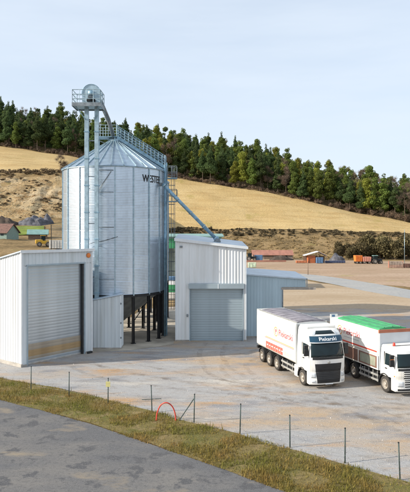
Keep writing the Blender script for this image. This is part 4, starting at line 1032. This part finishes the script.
for i in range(5200):
    Y = 24 + 34*gr.random()**1.3; X = gr.uniform(-0.42, 0.42)*Y
    x0 = CX + F*X/Y; y0 = HY + F*H/Y
    if y0 > table(x0, [-160,-60,0,40,90,130,200,300,420,560], [352,367,378,385.5,395.5,406,424,452,486,520]) - 1.5: continue
    s = gr.uniform(0.012, 0.035)*(1.6 if gr.random() < 0.06 else 1); k = len(v); a = gr.uniform(0, 6.28)
    for q in range(4): v.append((X+s*math.cos(a+q*1.57)*gr.uniform(0.7, 1.3), Y+s*math.sin(a+q*1.57)*gr.uniform(0.7, 1.3), 0.0))
    v.append((X, Y, s*gr.uniform(0.7, 1.1))); f += [(k, k+1, k+4), (k+1, k+2, k+4), (k+2, k+3, k+4), (k+3, k, k+4)]
stuff(MB().add(v, f).build('loose_gravel', M('loose_stone', (0.33, 0.31, 0.29), 0.9, 0, 0.3, 4, island=0.4), fix=False), 'loose stones scattered over the gravel yard', 'gravel')

# ------------------------------------------------------------------ things in the valley behind
def at(px, Y): x = (px-CX)*Y/F; return (x, Y, hz(x, Y))
def heap(name, label, px, Y, rx, ry, h, mat, seed):
    x, y, z = at(px, Y); v = []; n, m = 26, 8
    for j in range(m):
        q = j/(m-1)
        for i in range(n):
            a = 2*PI*i/n; r = q*(1 + 0.28*mnoise.noise((math.cos(a)*2, math.sin(a)*2, seed)))
            u, w_ = r*rx*math.cos(a), r*ry*math.sin(a)
            hh = h*max(0, 1-q**1.4)*(1+0.7*mnoise.noise((u*0.5, w_*0.5, seed+3))) - (0.4 if j == m-1 else 0)
            v.append((u, w_, hh + (hz(x+u, y+w_)-z)))
    f = [(j*n+i, j*n+(i+1) % n, (j+1)*n+(i+1) % n, (j+1)*n+i) for j in range(m-1) for i in range(n)]
    o = MB().add(v, f).build(name, mat); o.location = (x, y, z); return tag(o, label, 'heap')
def gable(name, label, cat, px, Y, W, D, zw, zr, wm, rm, rz=0.0, op=False, dz=0.0, group=None):
    x, y, z = at(px, Y); t = thing(name, label, cat, (x, y, z-0.1+dz), rz, group)
    if op:
        for sx in (-1, 1):
            for sy in (-1, 1): MB().box(sx*W/2-0.12, sx*W/2+0.12, sy*D/2-0.12, sy*D/2+0.12, 0, zw).build('post', wm, t)
    else:
        MB().prism([(-D/2, -0.6), (D/2, -0.6), (D/2, zw), (0, zr-0.05), (-D/2, zw)], -W/2, W/2, 'x').build('wall', wm, t)
        MB().box(-W*0.22, W*0.02, -D/2-0.05, -D/2, 0.1, min(2.1, zw-0.2)).build('door', greenp if cat == 'house' else wood, t)
        for k in (0.18, 0.34): MB().box(W*k-0.4, W*k+0.4, -D/2-0.05, -D/2, 1.0, min(2.0, zw-0.2)).build('window', glass, t)
    for s in (-1, 1):
        e = 0.45; q = [(0, zr), (s*(D/2+e), zw-(zr-zw)*e/(D/2)), (s*(D/2+e), zw-(zr-zw)*e/(D/2)+0.16), (0, zr+0.16)]
        MB().prism(q, -W/2-0.4, W/2+0.4, 'x').build('roof', rm, t)
    return t
# left of the silos
gable('farm_house', 'brown-roofed low house with faded green wall at the left edge below the quarry', 'house', -1, 150, 8.0, 6.0, 1.9, 4.0, M('faded_green_wall', (0.22, 0.30, 0.26), 0.8), brick, -0.2)
gable('green_roof_shed', 'small shed with teal green roof below the quarry, left of the silos', 'shed', 38, 158, 5.0, 4.0, 1.5, 2.6, wood, teal, 0.25)
heap('slate_heap', 'wide dark grey heap at the foot of the quarry face', 33, 192, 6.0, 3.5, 2.8, slate, 1)
heap('slate_heap', 'narrow dark heap right of the wide grey heap at the quarry foot', 47, 194, 2.6, 2.2, 3.2, slate, 8)
heap('earth_heap', 'dark brown earth heap at the left edge under the quarry', 4, 190, 5.5, 3.5, 3.0, earth, 5)
lx = at(27, 172)
def slab_over(name, pts, mat, dz=0.12):
    v = [(x, y, hz(x, y)+dz) for x, y in pts]; return MB().add(v, [tuple(range(len(v)))]).build(name, mat)
v = []; nx, ny = 16, 8
for j in range(ny):
    for i in range(nx):
        px = lerp(14, 44, i/(nx-1)); Y = lerp(164, 184, j/(ny-1)); x = (px-CX)*Y/F; v.append((x, Y, hz(x, Y)+0.25))
struct(MB().add(v, [(j*nx+i, j*nx+i+1, (j+1)*nx+i+1, (j+1)*nx+i) for j in range(ny-1) for i in range(nx-1)]).build('lawn', lawnm, fix=False))
def loader():
    x, y, z = at(43.5, 124); t = thing('wheel_loader', 'yellow wheel loader parked on the slope left of the silos', 'loader', (x, y, z), 0.35)
    for sx in (-0.9, 0.95):
        for sy in (-0.75, 0.75):
            o = link('wheel', RIM, rimm, t, (sx, sy, 0.53), (0, 0, 0 if sy < 0 else PI)); link('tyre', TYRE, rubber, o)
    MB().bbox(-1.7, -0.2, -0.6, 0.6, 0.65, 1.55, 0.12).build('body', yell, t)
    MB().bbox(-0.25, 0.65, -0.6, 0.6, 0.6, 1.3, 0.06).build('front_frame', yell, t)
    c = MB().bbox(-0.55, 0.4, -0.5, 0.5, 1.3, 2.35, 0.06).build('cab', glass, t); MB().bbox(-0.62, 0.47, -0.56, 0.56, 2.35, 2.48, 0.03).build('cab_roof', yell, c)
    for s in (-0.35, 0.35): MB().path([(0.45, s, 1.3), (1.2, s, 1.15), (1.75, s, 0.5)], 0.09, 8).build('lift_arm', yell, t)
    MB().prism([(1.7, 0.1), (2.35, 0.08), (2.4, 0.16), (1.85, 0.3), (1.85, 0.85), (1.7, 0.9)], -0.9, 0.9, 'y').build('bucket', yell, t)
loader()
def tank_block():
    x, y, z = at(57, 118); t = thing('storage_container', 'pale container box standing beside the left edge of the silo', 'container', (x, y, z), 0.1)
    MB().bbox(-1.45, 1.45, -1, 1, 0.0, 1.75, 0.04).build('box', plast_w, t)
    for x_ in (-1.1, -0.55, 0, 0.55, 1.1): MB().box(x_-0.05, x_+0.05, -1.04, -1.0, 0.12, 1.62).build('rib', plast_w, t)
tank_block()
def mesh_panel():
    x, y, z = at(58, 112); t = thing('mesh_fence', 'dark mesh fence panel and post just left of the silo', 'fence', (x, y, z))
    for s in (-1.35, 1.5): MB().box(s-0.06, s+0.06, -0.05, 0.05, -0.4, 5.0).build('post', blk, t)
    m = MB()
    for z_ in np.arange(0.3, 4.9, 0.32): m.box(-1.3, 1.45, -0.012, 0.012, z_, z_+0.05)
    stuff(m.build('mesh', stl_d, t))
mesh_panel()

# behind, between the silos and the white hall
def teal_shed():
    t = thing('machinery_shed', 'teal-roofed open shed behind the white hall, seen right of the silos', 'shed', (-1.0, 106, 0))
    MB().prism([(-6.5, 9.35), (4.0, 9.35), (4.0, 9.62), (-6.5, 9.62)], -4.2, 4.0, 'y').build('eave_beam', teal, t)
    r = MB(); r.add([(-7, -4.6, 9.63), (4.4, -4.6, 9.63), (4.4, 4.6, 10.1), (-7, 4.6, 10.1), (-7, -4.6, 9.8), (4.4, -4.6, 9.8), (4.4, 4.6, 10.27), (-7, 4.6, 10.27)],
                    [(0,3,2,1),(4,5,6,7),(0,1,5,4),(1,2,6,5),(2,3,7,6),(3,0,4,7)]); r.build('roof', teal, t)
    for x in (-6.2, -1.5, 3.2):
        for y in (-3.9, 3.7): MB().box(x-0.15, x+0.15, y-0.15, y+0.15, 0, 9.35).build('post', stl_d, t)
    MB().box(-6.4, 3.9, 3.8, 3.95, 0, 9.3).build('back_wall', M('grey_green_sheet', (0.24, 0.29, 0.27), 0.7, 0, 0.3, 0.5), t)
    MB().box(-6.3, 3.8, -4.15, -3.95, 7.6, 9.34).build('green_fascia', greenp, t)
teal_shed()
def bins():
    for i, (px, Y, mt, h, lab) in enumerate(((171.5, 88, bluep, 3.6, 'blue and white bulk bag on the stack right of the rear silo'),)):
        x, y, z = at(px+1, Y); t = thing('stacked_bins', 'stack of green, white and blue bins seen between the silo and the white hall', 'bins', (x, y, z))
        z0 = 0.0
        for k, (hh, mm) in enumerate(((1.15, plast_w), (1.15, greenp), (0.7, letw), (0.55, bluep))):
            MB().bbox(-1.3, 1.6, -0.8, 0.8, z0, z0+hh-0.02, 0.04).build('bin', mm, t); z0 += hh
bins()
def back_fence():
    t = thing('site_fence', 'low dark rail fence behind the silos', 'fence', (-6.8, 79.5, 0))
    for x in np.arange(0, 5.3, 1.3): MB().tube((x, 0, 0), (x, 0, 1.7), 0.045, 6).build('post', blk, t)
    for z in (0.5, 1.05, 1.62): MB().tube((0, 0, z), (5.2, 0, z), 0.03, 6).build('rail', blk, t)
back_fence()

# the machinery yard on the right, about 200 m off
gable('red_roof_barn', 'long low barn with faded red roof beyond the yard', 'barn', 272, 238, 16.5, 6.0, 1.9, 3.6, M('barn_wall', (0.30, 0.24, 0.20), 0.9, 0, 0.2, 0.4), redr)
def red_beams():
    x, y, z = at(266, 211); t = thing('steel_beams', 'long rusty red steel beams lying in front of the dark heap', 'beams', (x, y, z+0.02), 0.02)
    for k in range(4): MB().box(-7.5+k*0.5, 7.5-0.3*k, -0.5+k*0.28, -0.28+k*0.28, 0, 0.55).build('beam', redr, t)
red_beams()
heap('scrap_heap', 'long dark heap in front of the red-roofed barn', 281, 224, 5.2, 2.0, 2.0, earth, 11)
heap('scrap_heap', 'short dark heap right of the white-roofed stall', 337, 222, 3.4, 2.0, 2.6, slate, 15)
def tractor(px, Y, label, paint, rz, roof):
    x, y, z = at(px, Y); t = thing('tractor', label, 'tractor', (x, y, z), rz)
    for sx, r in ((-0.9, 0.85), (1.35, 0.55)):
        for sy in (-0.85, 0.85):
            o = link('wheel', RIM, rimm, t, (sx, sy, r*1.02), (0, 0, 0 if sy < 0 else PI)); o.scale = (r/0.52, 1.3, r/0.52); link('tyre', TYRE, rubber, o)
    MB().bbox(0.0, 2.0, -0.4, 0.4, 0.8, 1.7, 0.12).build('bonnet', paint, t)
    MB().bbox(-1.2, 0.1, -0.5, 0.5, 0.7, 1.4, 0.08).build('body', paint, t)
    c = MB().bbox(-1.25, 0.25, -0.65, 0.65, 1.4, 2.75, 0.08).build('cab', glass, t); MB().bbox(-1.4, 0.35, -0.75, 0.75, 2.75, 2.95, 0.06).build('cab_roof', roof, c)
    MB().tube((1.0, 0.3, 1.6), (1.0, 0.3, 2.6), 0.05, 8).build('exhaust', plast, t)
tractor(376.5, 196, 'dark tractor with pale green cab roof coupled behind the orange wagons', blk, 0.15, teal)
def wagon(px, Y, W, h, mt, label):
    x, y, z = at(px, Y); t = thing('farm_wagon', label, 'wagon', (x, y, z), 0.05, 'farm wagons')
    v = [(-W/2, -1.1, 0.8), (W/2, -1.1, 0.8), (W/2, 1.1, 0.8), (-W/2, 1.1, 0.8), (-W/2-0.15, -1.25, h), (W/2+0.15, -1.25, h), (W/2+0.15, 1.25, h), (-W/2-0.15, 1.25, h)]
    MB().add(v, [(0,3,2,1),(4,5,6,7),(0,1,5,4),(1,2,6,5),(2,3,7,6),(3,0,4,7)]).build('tub', mt, t)
    for s in np.linspace(-W/2+0.2, W/2-0.2, 4): MB().bar((s, -1.14, 0.8), (s*1.05, -1.29, h), 0.09, 0.06).build('rib', mt, t)
    for sx in (-W/2+0.5, W/2-0.5):
        for sy in (-0.85, 0.85):
            o = link('wheel', RIM, rimm, t, (sx, sy, 0.533), (0, 0, 0 if sy < 0 else PI)); link('tyre', TYRE, rubber, o)
    MB().box(-W/2, W/2, -0.5, 0.5, 0.6, 0.795).build('chassis', plast, t)
wagon(358, 197, 2.2, 2.9, orng, 'orange farm wagon in front of the bushes')
wagon(366, 197, 2.7, 2.4, M('salmon_paint', (0.66, 0.30, 0.22), 0.5), 'pinkish red farm wagon between the orange wagon and the tractor')
def stall():
    x, y, z = at(312, 203); t = thing('field_stall', 'stall with white slanting roof over orange and dark sides', 'shed', (x, y, z), 0.0)
    MB().prism([(-3.0, 2.6), (1.9, 4.0), (1.9, 4.2), (-3.0, 2.8)], -2, 2, 'y').build('roof', letw, t)
    MB().prism([(1.92, 4.0), (5.0, 2.5), (5.0, 2.68), (1.92, 4.2)], -2, 2, 'y').build('roof', M('grey_tarp', (0.2, 0.19, 0.22), 0.8), t)
    MB().box(-1.6, 0.9, -1.4, 1.4, 0, 2.65).build('cabin', M('rust_orange', (0.40, 0.12, 0.045), 0.7), t)
    for x_, h in ((-2.8, 2.62), (1.85, 3.95), (4.8, 2.58)):
        for y_ in (-1.8, 1.8): MB().box(x_-0.08, x_+0.08, y_-0.08, y_+0.08, 0, h).build('post', wood, t)
    MB().box(-2.7, 4.7, 1.6, 1.7, 0, 2.4).build('back_wall', wood, t)
stall()
def crate(px, Y, W, h, D, mt, name, label, cat):
    x, y, z = at(px, Y); t = thing(name, label, cat, (x, y, z))
    MB().bbox(-W/2, W/2, -D/2, D/2, 0.12, h, 0.05).build('box', mt, t)
    for s in np.linspace(-W/2+0.2, W/2-0.2, max(3, int(W/0.8))): MB().box(s-0.06, s+0.06, -D/2-0.05, -D/2, 0.12, h-0.05).build('rib', mt, t)
    for s in (-1, 1): MB().box(s*W*0.4-0.15, s*W*0.4+0.15, -D/2, D/2, 0, 0.118).build('skid', wood, t)
crate(319.5, 199, 2.3, 2.1, 1.6, bluep, 'water_tank', 'blue box tank under the dark side of the stall roof', 'tank')
crate(301, 201, 3.6, 0.9, 1.5, M('rust_orange2', (0.45, 0.16, 0.07), 0.7), 'steel_skip', 'low rusty orange skip left of the white-roofed stall', 'skip')
crate(335, 201, 7.0, 0.85, 1.6, dblue, 'flat_trailer', 'long low dark blue flatbed right of the stall', 'trailer')
crate(252, 172, 2.4, 1.6, 1.4, M('white_green_bag', (0.55, 0.66, 0.50), 0.7, 0, 0.3, 1.5), 'bulk_bag', 'pale green and white bulk bag behind the blue-grey shed', 'bag')
tractor(251, 219, 'dark tractor half hidden by the corner of the white hall', blk, 0.0, blk)
crate(258.5, 220, 3.0, 2.2, 2.0, bluep, 'blue_container', 'small blue container beside the dark tractor', 'container')
def pole(px, y0, y1, Y, r, label, name, mt, cat, arm=False):
    x, y, z = at(px, Y); t = thing(name, label, cat, (x, y, z)); h = (y0-y1)*Y/F
    MB().tube((0, 0, -0.2), (0, 0, h), r, 8, r*0.7).build('shaft', mt, t, True); MB().lathe([(r*0.8, h), (r*0.8, h+0.1), (0, h+0.14)], 8).build('cap', mt, t)
pole(404.5, 268, 231, 178, 0.09, 'tall slim grey pole at the right edge beside the road', 'lamp_pole', stl, 'pole')
pole(308, 275, 262, 142, 0.09, 'short dark wooden post beside the far road', 'wooden_post', wood, 'post')
def gabion():
    x, y, z = at(395.5, 172); t = thing('brick_crates', 'low block of reddish brick pallets beside the road at the right', 'pallets', (x, y, z), -0.05)
    for k in range(5):
        for q in range(2): MB().box(-2.0+k*0.82, -1.22+k*0.82, -0.5, 0.5, 0.05+q*0.95, 0.95+q*0.95).build('pallet_stack', M('brick_pale%d' % (q % 2), ((0.34, 0.22, 0.17), (0.30, 0.24, 0.20))[q % 2], 0.9, 0, 0.3, 1.5), t)
    for s in (-2.06, 2.12): MB().box(s-0.05, s+0.05, -0.5, 0.5, 0, 2.1).build('end_frame', redr, t)
gabion()
crate(408, 172, 2.4, 1.3, 1.2, brick, 'timber_stack', 'dark brown stack at the right edge beside the slim pole', 'stack')

# ------------------------------------------------------------------ trees and shrubs
def leaf_cloud(rs, blobs, n, size, flat=0.35):
    """n leaf-clump quads spread over ellipsoid blobs (x, y, z, rx, rz)"""
    B = np.array(blobs); wgt = B[:, 3]**2; wgt /= wgt.sum()
    idx = rs.choice(len(B), n, p=wgt); b = B[idx]
    d = rs.normal(size=(n, 3)); d /= np.linalg.norm(d, axis=1)[:, None]
    rad = rs.uniform(0.30, 1.0, n)**0.45
    c = b[:, :3] + d*rad[:, None]*np.stack([b[:, 3], b[:, 3], b[:, 4]], 1)
    nrm = d*0.8 + rs.normal(size=(n, 3))*0.55 + np.array([0, 0, flat]); nrm /= np.linalg.norm(nrm, axis=1)[:, None]
    a = np.cross(nrm, rs.normal(size=(n, 3))); a /= np.linalg.norm(a, axis=1)[:, None]; e = np.cross(nrm, a)
    s = size*rs.uniform(0.55, 1.3, n)[:, None]; k = rs.uniform(0.5, 1.0, n)[:, None]
    v = np.stack([c - a*s - e*s*k*0.6, c + a*s*0.7 - e*s*k, c + a*s + e*s*k*0.7, c - a*s*0.6 + e*s*k], 1).reshape(-1, 3)
    return v, np.arange(4*n).reshape(-1, 4)
def np_mesh(name, v, f, mat):
    me = bpy.data.meshes.new(name); me.from_pydata(v.tolist(), [], f.tolist()); me.materials.append(mat); me.update(); return me
def trunk_mesh(name, h, r, limbs, rs, mat):
    m = MB(); lean = rs.normal(size=2)*0.25; q = [(0, 0, -0.6)] + [(lean[0]*t*t, lean[1]*t*t, h*t) for t in (0.25, 0.5, 0.75, 1.0)]
    for i in range(4): m.tube(q[i], q[i+1], r*(1-0.22*i), 7, r*(1-0.22*(i+1)))
    for (x, y, z) in limbs:
        z0 = max(h*0.25, z - 0.45*math.hypot(x, y)-0.5); t = min(1, z0/h); m.tube((lean[0]*t*t, lean[1]*t*t, min(z0, h*0.97)), (x, y, z), r*0.32, 5, r*0.1)
    me = m.data(name, False); me.materials.append(mat); return me
def proto(kind, seed):
    rs = np.random.RandomState(seed); bl = []
    if kind == 'pine':
        h = rs.uniform(18, 22); base = h*rs.uniform(0.24, 0.42); n = 13
        for i in range(n):
            t = i/(n-1); z = lerp(base, h-0.8, t); w_ = lerp(3.6, 0.95, t**1.5)*rs.uniform(0.75, 1.2)
            for k in range(2 if t < 0.8 else 1):
                a = rs.uniform(0, 6.28); o = w_*0.55*(1-t**3); bl.append((o*math.cos(a), o*math.sin(a), z + rs.uniform(-0.5, 0.5)*(1-t), w_*0.72, max(w_*0.46, 1.0)))
        v, f = leaf_cloud(rs, bl, 6500, 0.24); mats = (leaf_p, bark); th = h-0.6; tr = 0.24
    elif kind == 'spruce':
        h = rs.uniform(17, 23); n = 15
        for i in range(n):
            t = i/(n-1); z = lerp(h*0.16, h-0.4, t); w_ = lerp(3.9, 0.7, t)*rs.uniform(0.85, 1.1)
            for k in range(3 if t < 0.7 else 1):
                a = rs.uniform(0, 6.28); o = w_*0.5*(1-t**3); bl.append((o*math.cos(a), o*math.sin(a), z, max(0.45, w_*0.6), max(0.85, w_*0.30)))
        v, f = leaf_cloud(rs, bl, 6500, 0.23, 0.1); mats = (leaf_p, bark); th = h-0.5; tr = 0.22
    elif kind in ('yellow', 'green'):
        h = rs.uniform(15, 20); base = h*0.2
        for i in range(22):
            z = rs.uniform(base+0.5, h-1.2); t = (z-base)/(h-base); w_ = 3.5*math.sin(PI*min(1, 0.25+0.72*t))**0.8; a = rs.uniform(0, 6.28); o = w_*rs.uniform(0.25, 0.85); q = rs.uniform(1.2, 2.0)
            bl.append((o*math.cos(a), o*math.sin(a), z, q, q*0.8))
        for i in range(7):
            t = i/6; bl.append((rs.uniform(-0.4, 0.4), rs.uniform(-0.4, 0.4), lerp(base+1.0, h-1.0, t), lerp(2.4, 1.15, t), lerp(1.9, 1.3, t)))
        v, f = leaf_cloud(rs, bl, 7000, 0.23); mats = (leaf_y if kind == 'yellow' else leaf_g, bark); th = h*0.8; tr = 0.22
    else:                                                   # bare broadleaf: fine twigs
        h = rs.uniform(14, 18); V = []; Fc = []
        for i in range(16):
            z = rs.uniform(h*0.4, h-0.6); t = (z/h-0.4)/0.6; w_ = 3.9*math.sin(PI*(0.2+0.7*t)); a = rs.uniform(0, 6.28); o = w_*rs.uniform(0.4, 1)
            bl.append((o*math.cos(a), o*math.sin(a), z, 1.3, 1.5))
        for i in range(3200):
            b = bl[rs.randint(len(bl))]; d = rs.normal(size=3); d /= np.linalg.norm(d); p = np.array(b[:3]) + d*b[3]*rs.uniform(0, 1)
            e = d*0.5 + np.array([b[0]*0.15, b[1]*0.15, 0.55]) + rs.normal(size=3)*0.3; e = e/np.linalg.norm(e)*rs.uniform(0.5, 1.2); s = np.cross(e, rs.normal(size=3)); s = s/np.linalg.norm(s)*0.035
            k = len(V); V += [p-s, p+s, p+e]; Fc.append((k, k+1, k+2))
        v, f = np.array(V), np.array(Fc); mats = (twig, bark); th = h*0.82; tr = 0.2
    cr_ = np_mesh('crown', v, f, mats[0]); limbs = [b[:3] for b in bl[::2]]
    return cr_, trunk_mesh('trunk', th, tr, limbs, rs, mats[1])
PROTO = {k: [proto(k, 10*i+s) for s in range(n)] for i, (k, n) in enumerate((('pine', 5), ('spruce', 3), ('yellow', 4), ('green', 4), ('bare', 3)))}
KIND = {'pine': ('pine_tree', 'dark green pine'), 'spruce': ('spruce_tree', 'dark pointed spruce'), 'yellow': ('leafy_tree', 'yellow-green leafy tree'), 'green': ('leafy_tree', 'mid-green leafy tree'), 'bare': ('bare_tree', 'brownish bare tree')}
def ordw(n):
    return '%d%s' % (n, 'th' if 10 <= n % 100 <= 20 else {1: 'st', 2: 'nd', 3: 'rd'}.get(n % 10, 'th'))
def plant(kind, x, y, sc, label, group, rt, z=None, stretch=1.0):
    cm, tm = PROTO[kind][rt.randrange(len(PROTO[kind]))]
    t = thing(KIND[kind][0], label, 'tree', (x, y, (hz(x, y) if z is None else z)), rt.uniform(0, 6.28), group); t.scale = (sc, sc, sc*stretch)
    link('crown', cm, None, t); link('trunk', tm, None, t); return t
rt = random.Random(21)
ROWS = ((3.5, 'front row at the field edge'), (12, 'second row above the field'), (24, 'third row of the wood'), (39, 'fourth row of the wood'), (57, 'fifth row of the wood'), (78, 'top row against the sky'))
for ri, (d0, rowname) in enumerate(ROWS):
    px = -48.0; row = []
    while px < 455:
        Yt = table(px, TPX, TY); dd = d0 + rt.uniform(-3.2, 3.2) + (1.5 if ri == 0 else 0); Y = Yt + max(2.5, dd); x = (px-CX)*Y/F
        q = rt.random(); m_ = mnoise.noise((px*0.02, ri*0.35, 4.4))
        if px < 130: kind = 'pine' if q < 0.52 else 'spruce' if q < 0.74 else 'green' if q < 0.86 else 'bare' if q < 0.95 else 'yellow'
        elif px < 270: kind = 'pine' if q < 0.40 else 'spruce' if q < 0.50 else 'green' if q < 0.72 else 'yellow' if q < 0.92 else 'bare'
        elif px < 335: kind = 'green' if q < 0.40 else 'yellow' if q < 0.72 else 'pine' if q < 0.85 else 'spruce' if q < 0.92 else 'bare'
        else: kind = ('yellow' if q < 0.38 else 'green' if q < 0.66 else 'pine' if q < 0.80 else 'bare') if ri < 2 else ('bare' if q < 0.72 else 'green')
        sc = rt.uniform(0.82, 1.12)*table(px, [0, 200, 330, 410], [1.0, 1.0, 0.98, 1.0])*(1.0 if kind in ('pine', 'spruce') else 1.08)
        row.append((px, kind, x, Y, sc)); px += rt.uniform(6.8, 12.2) + (1.6 if ri else 0)
    for i, (px, kind, x, Y, sc) in enumerate(row):
        plant(kind, x, Y, sc, '%s, %s from left in the %s' % (KIND[kind][1], ordw(i+1), rowname), 'trees of the wood above the field', rt, None, rt.uniform(1.0, 1.16))
plant('bare', *at(61, 236)[:2], 0.85, 'lone bare tree on the quarry rim just left of the silo', 'lone trees', rt, at(61, 236)[2]-2)

def bush_mesh(seed, n=700, mat=shrubm, w_=2.0, h=2.2, size=0.20):
    rs = np.random.RandomState(seed); bl = []
    for i in range(9):
        a = rs.uniform(0, 6.28); o = w_*rs.uniform(0, 0.75); bl.append((o*math.cos(a), o*math.sin(a), rs.uniform(0.25, 0.8)*h, w_*rs.uniform(0.35, 0.55), h*rs.uniform(0.2, 0.34)))
    v, f = leaf_cloud(rs, bl, n, size); v[:, 2] = np.maximum(v[:, 2], -0.1); return v, f
bushes = [np_mesh('foliage', *bush_mesh(300+i, 3200, shrubm, 2.3, 3.6, 0.13), shrubm) for i in range(4)]
def stems(seed):
    rs = np.random.RandomState(seed); m = MB()
    for i in range(6):
        a = rs.uniform(0, 6.28); m.tube((0.15*math.cos(a), 0.15*math.sin(a), -0.3), (1.3*math.cos(a), 1.3*math.sin(a), 2.4), 0.07, 5, 0.025)
    me = m.data('stems', False); me.materials.append(bark); return me
STEMS = stems(4)
bp = [(338 + i*5.6 + rt.uniform(-1.5, 1.5), 232 + rt.uniform(-3, 6) + (12 if i % 2 else 0)) for i in range(17)]
for i, (px, Y) in enumerate(bp):
    x, y, z = at(px, Y); t = thing('bush', 'large brownish bush, %s from the left in the thicket behind the tractor' % ordw(i+1), 'bush', (x, y, z-0.1), rt.uniform(0, 6), 'bushes of the thicket')
    s = rt.uniform(1.75, 2.4)*(0.7 if px < 350 else 1); t.scale = (s, s, s*rt.uniform(1.0, 1.35)); link('foliage', bushes[i % 4], None, t); link('stems', STEMS, None, t)
# uncounted undergrowth: the wood's foot, the hedge below the field, the quarry rim, tussocks on the bank
def undergrowth(name, label, spots, mat, n, size, seed):
    rs = np.random.RandomState(seed); V = []; Fc = []; k = 0
    for (x, y, z, w_, h) in spots:
        bl = [(rs.uniform(-0.4, 0.4)*w_, rs.uniform(-0.4, 0.4)*w_, h*rs.uniform(0.25, 0.75), w_*rs.uniform(0.3, 0.55), h*rs.uniform(0.22, 0.4)) for _ in range(4)]
        v, f = leaf_cloud(rs, bl, n, size); v += np.array([x, y, z]); V.append(v); Fc.append(f + k); k += len(v)
    return stuff(link(name, np_mesh(name, np.concatenate(V), np.concatenate(Fc), mat), None), label, 'shrubs')
sp = []
for i in range(330):
    px = rt.uniform(-55, 460); Yt = table(px, TPX, TY); Y = Yt + rt.uniform(0.5, 7); x = (px-CX)*Y/F; h = rt.uniform(1.2, 3.4)*(1.5 if px > 320 else 1); sp.append((x, Y, hz(x, Y), rt.uniform(1.4, 2.8), h))
undergrowth('undergrowth', 'brown undergrowth along the foot of the wood', sp, M('undergrowth', (0.15, 0.10, 0.065), 0.9, 0, 0.4, 0.3, island=0.4), 300, 0.15, 5)
sp = []
for i in range(260):
    px = rt.uniform(150, 420); k = knots(px); Y = k[6][0] + rt.uniform(-3, 6); x = (px-CX)*Y/F; sp.append((x, Y, hz(x, Y), rt.uniform(0.9, 2.0), rt.uniform(0.6, 1.9)))
undergrowth('field_hedge', 'dark scrubby hedge along the lower edge of the field', sp, M('hedge_scrub', (0.10, 0.075, 0.036), 0.9, 0, 0.4, 0.3, island=0.4), 220, 0.13, 6)
sp = []
for i in range(190):
    px = rt.uniform(-70, 120); k = knots(px); Y = k[6][0] + rt.uniform(-2, 7); x = (px-CX)*Y/F; sp.append((x, Y, hz(x, Y), rt.uniform(1.0, 2.2), rt.uniform(0.8, 2.0)))
for i in range(300):
    px = rt.uniform(-60, 110); k = knots(px); q = rt.random(); Y = lerp(k[5][0], k[6][0], q); x = (px-CX)*Y/F; 
    if mnoise.noise((x*0.06, Y*0.12, 2)) < 0.0: continue
    sp.append((x, Y-2.0, hz(x, Y)+0.1, rt.uniform(0.5, 1.6), rt.uniform(0.25, 0.8)))
undergrowth('quarry_scrub', 'brown scrub on the rim and ledges of the quarry', sp, M('quarry_scrub', (0.155, 0.105, 0.055), 0.9, 0, 0.4, 0.3, island=0.4), 200, 0.13, 7)
sp = []
for i in range(900):
    px = rt.uniform(160, 420); k = knots(px); Y = lerp(k[5][0]-3, k[6][0]-3, rt.random()); x = (px-CX)*Y/F; sp.append((x, Y, hz(x, Y), rt.uniform(0.6, 2.2), rt.uniform(0.1, 0.3)))
undergrowth('bank_grass', 'straw-coloured tussocks on the bank below the field', sp, M('straw_tussock', (0.30, 0.21, 0.095), 0.9, 0, 0.4, 0.3, island=0.3), 40, 0.16, 8)

rs_ = np.random.RandomState(77); V = {0: [], 1: [], 2: []}; Fc = {0: [], 1: [], 2: []}; kk = {0: 0, 1: 0, 2: 0}
for i in range(520):
    px = rs_.uniform(-60, 470); Yt = table(px, TPX, TY); Y = Yt + 5.5 + 95*rs_.uniform(0, 1)**1.1; x = (px-CX)*Y/F; z = hz(x, Y); h = rs_.uniform(12, 18.5)
    q = rs_.uniform(); c_ = (0 if q < table(px, [0, 150, 300, 420], [0.75, 0.5, 0.2, 0.15]) else 1 if q < table(px, [0, 150, 300, 420], [0.9, 0.8, 0.65, 0.4]) else 2)
    bl = []
    for k in range(9):
        t = rs_.uniform(); w_ = 3.0*math.sin(PI*(0.25+0.65*t)); a = rs_.uniform(0, 6.28); bl.append((w_*0.6*math.cos(a), w_*0.6*math.sin(a), h*(0.14+0.82*t), rs_.uniform(1.3, 2.1), rs_.uniform(0.9, 1.6)))
    v, f = leaf_cloud(rs_, bl, 620, 0.36); v = v + np.array([x, Y, z]); V[c_].append(v); Fc[c_].append(f + kk[c_]); kk[c_] += len(v)
me = bpy.data.meshes.new('wood_mass'); vv = np.concatenate([np.concatenate(V[c_]) for c_ in (0, 1, 2)]); off = 0; ff = []; mi = []
for c_ in (0, 1, 2):
    q = np.concatenate(Fc[c_]) + off; ff.append(q); mi += [c_]*len(q); off += kk[c_]
me.from_pydata(vv.tolist(), [], np.concatenate(ff).tolist())
for m_ in (leaf_p, leaf_g, M('olive_leaves', (0.17, 0.165, 0.06), 0.8, 0, 0.3, 0.2, island=0.3, trans=0.35, spec=0.1)): me.materials.append(m_)
me.polygons.foreach_set('material_index', mi)
stuff(link('wood_mass', me, None), 'dense inner foliage of the wood filling the gaps between its trees', 'woodland')
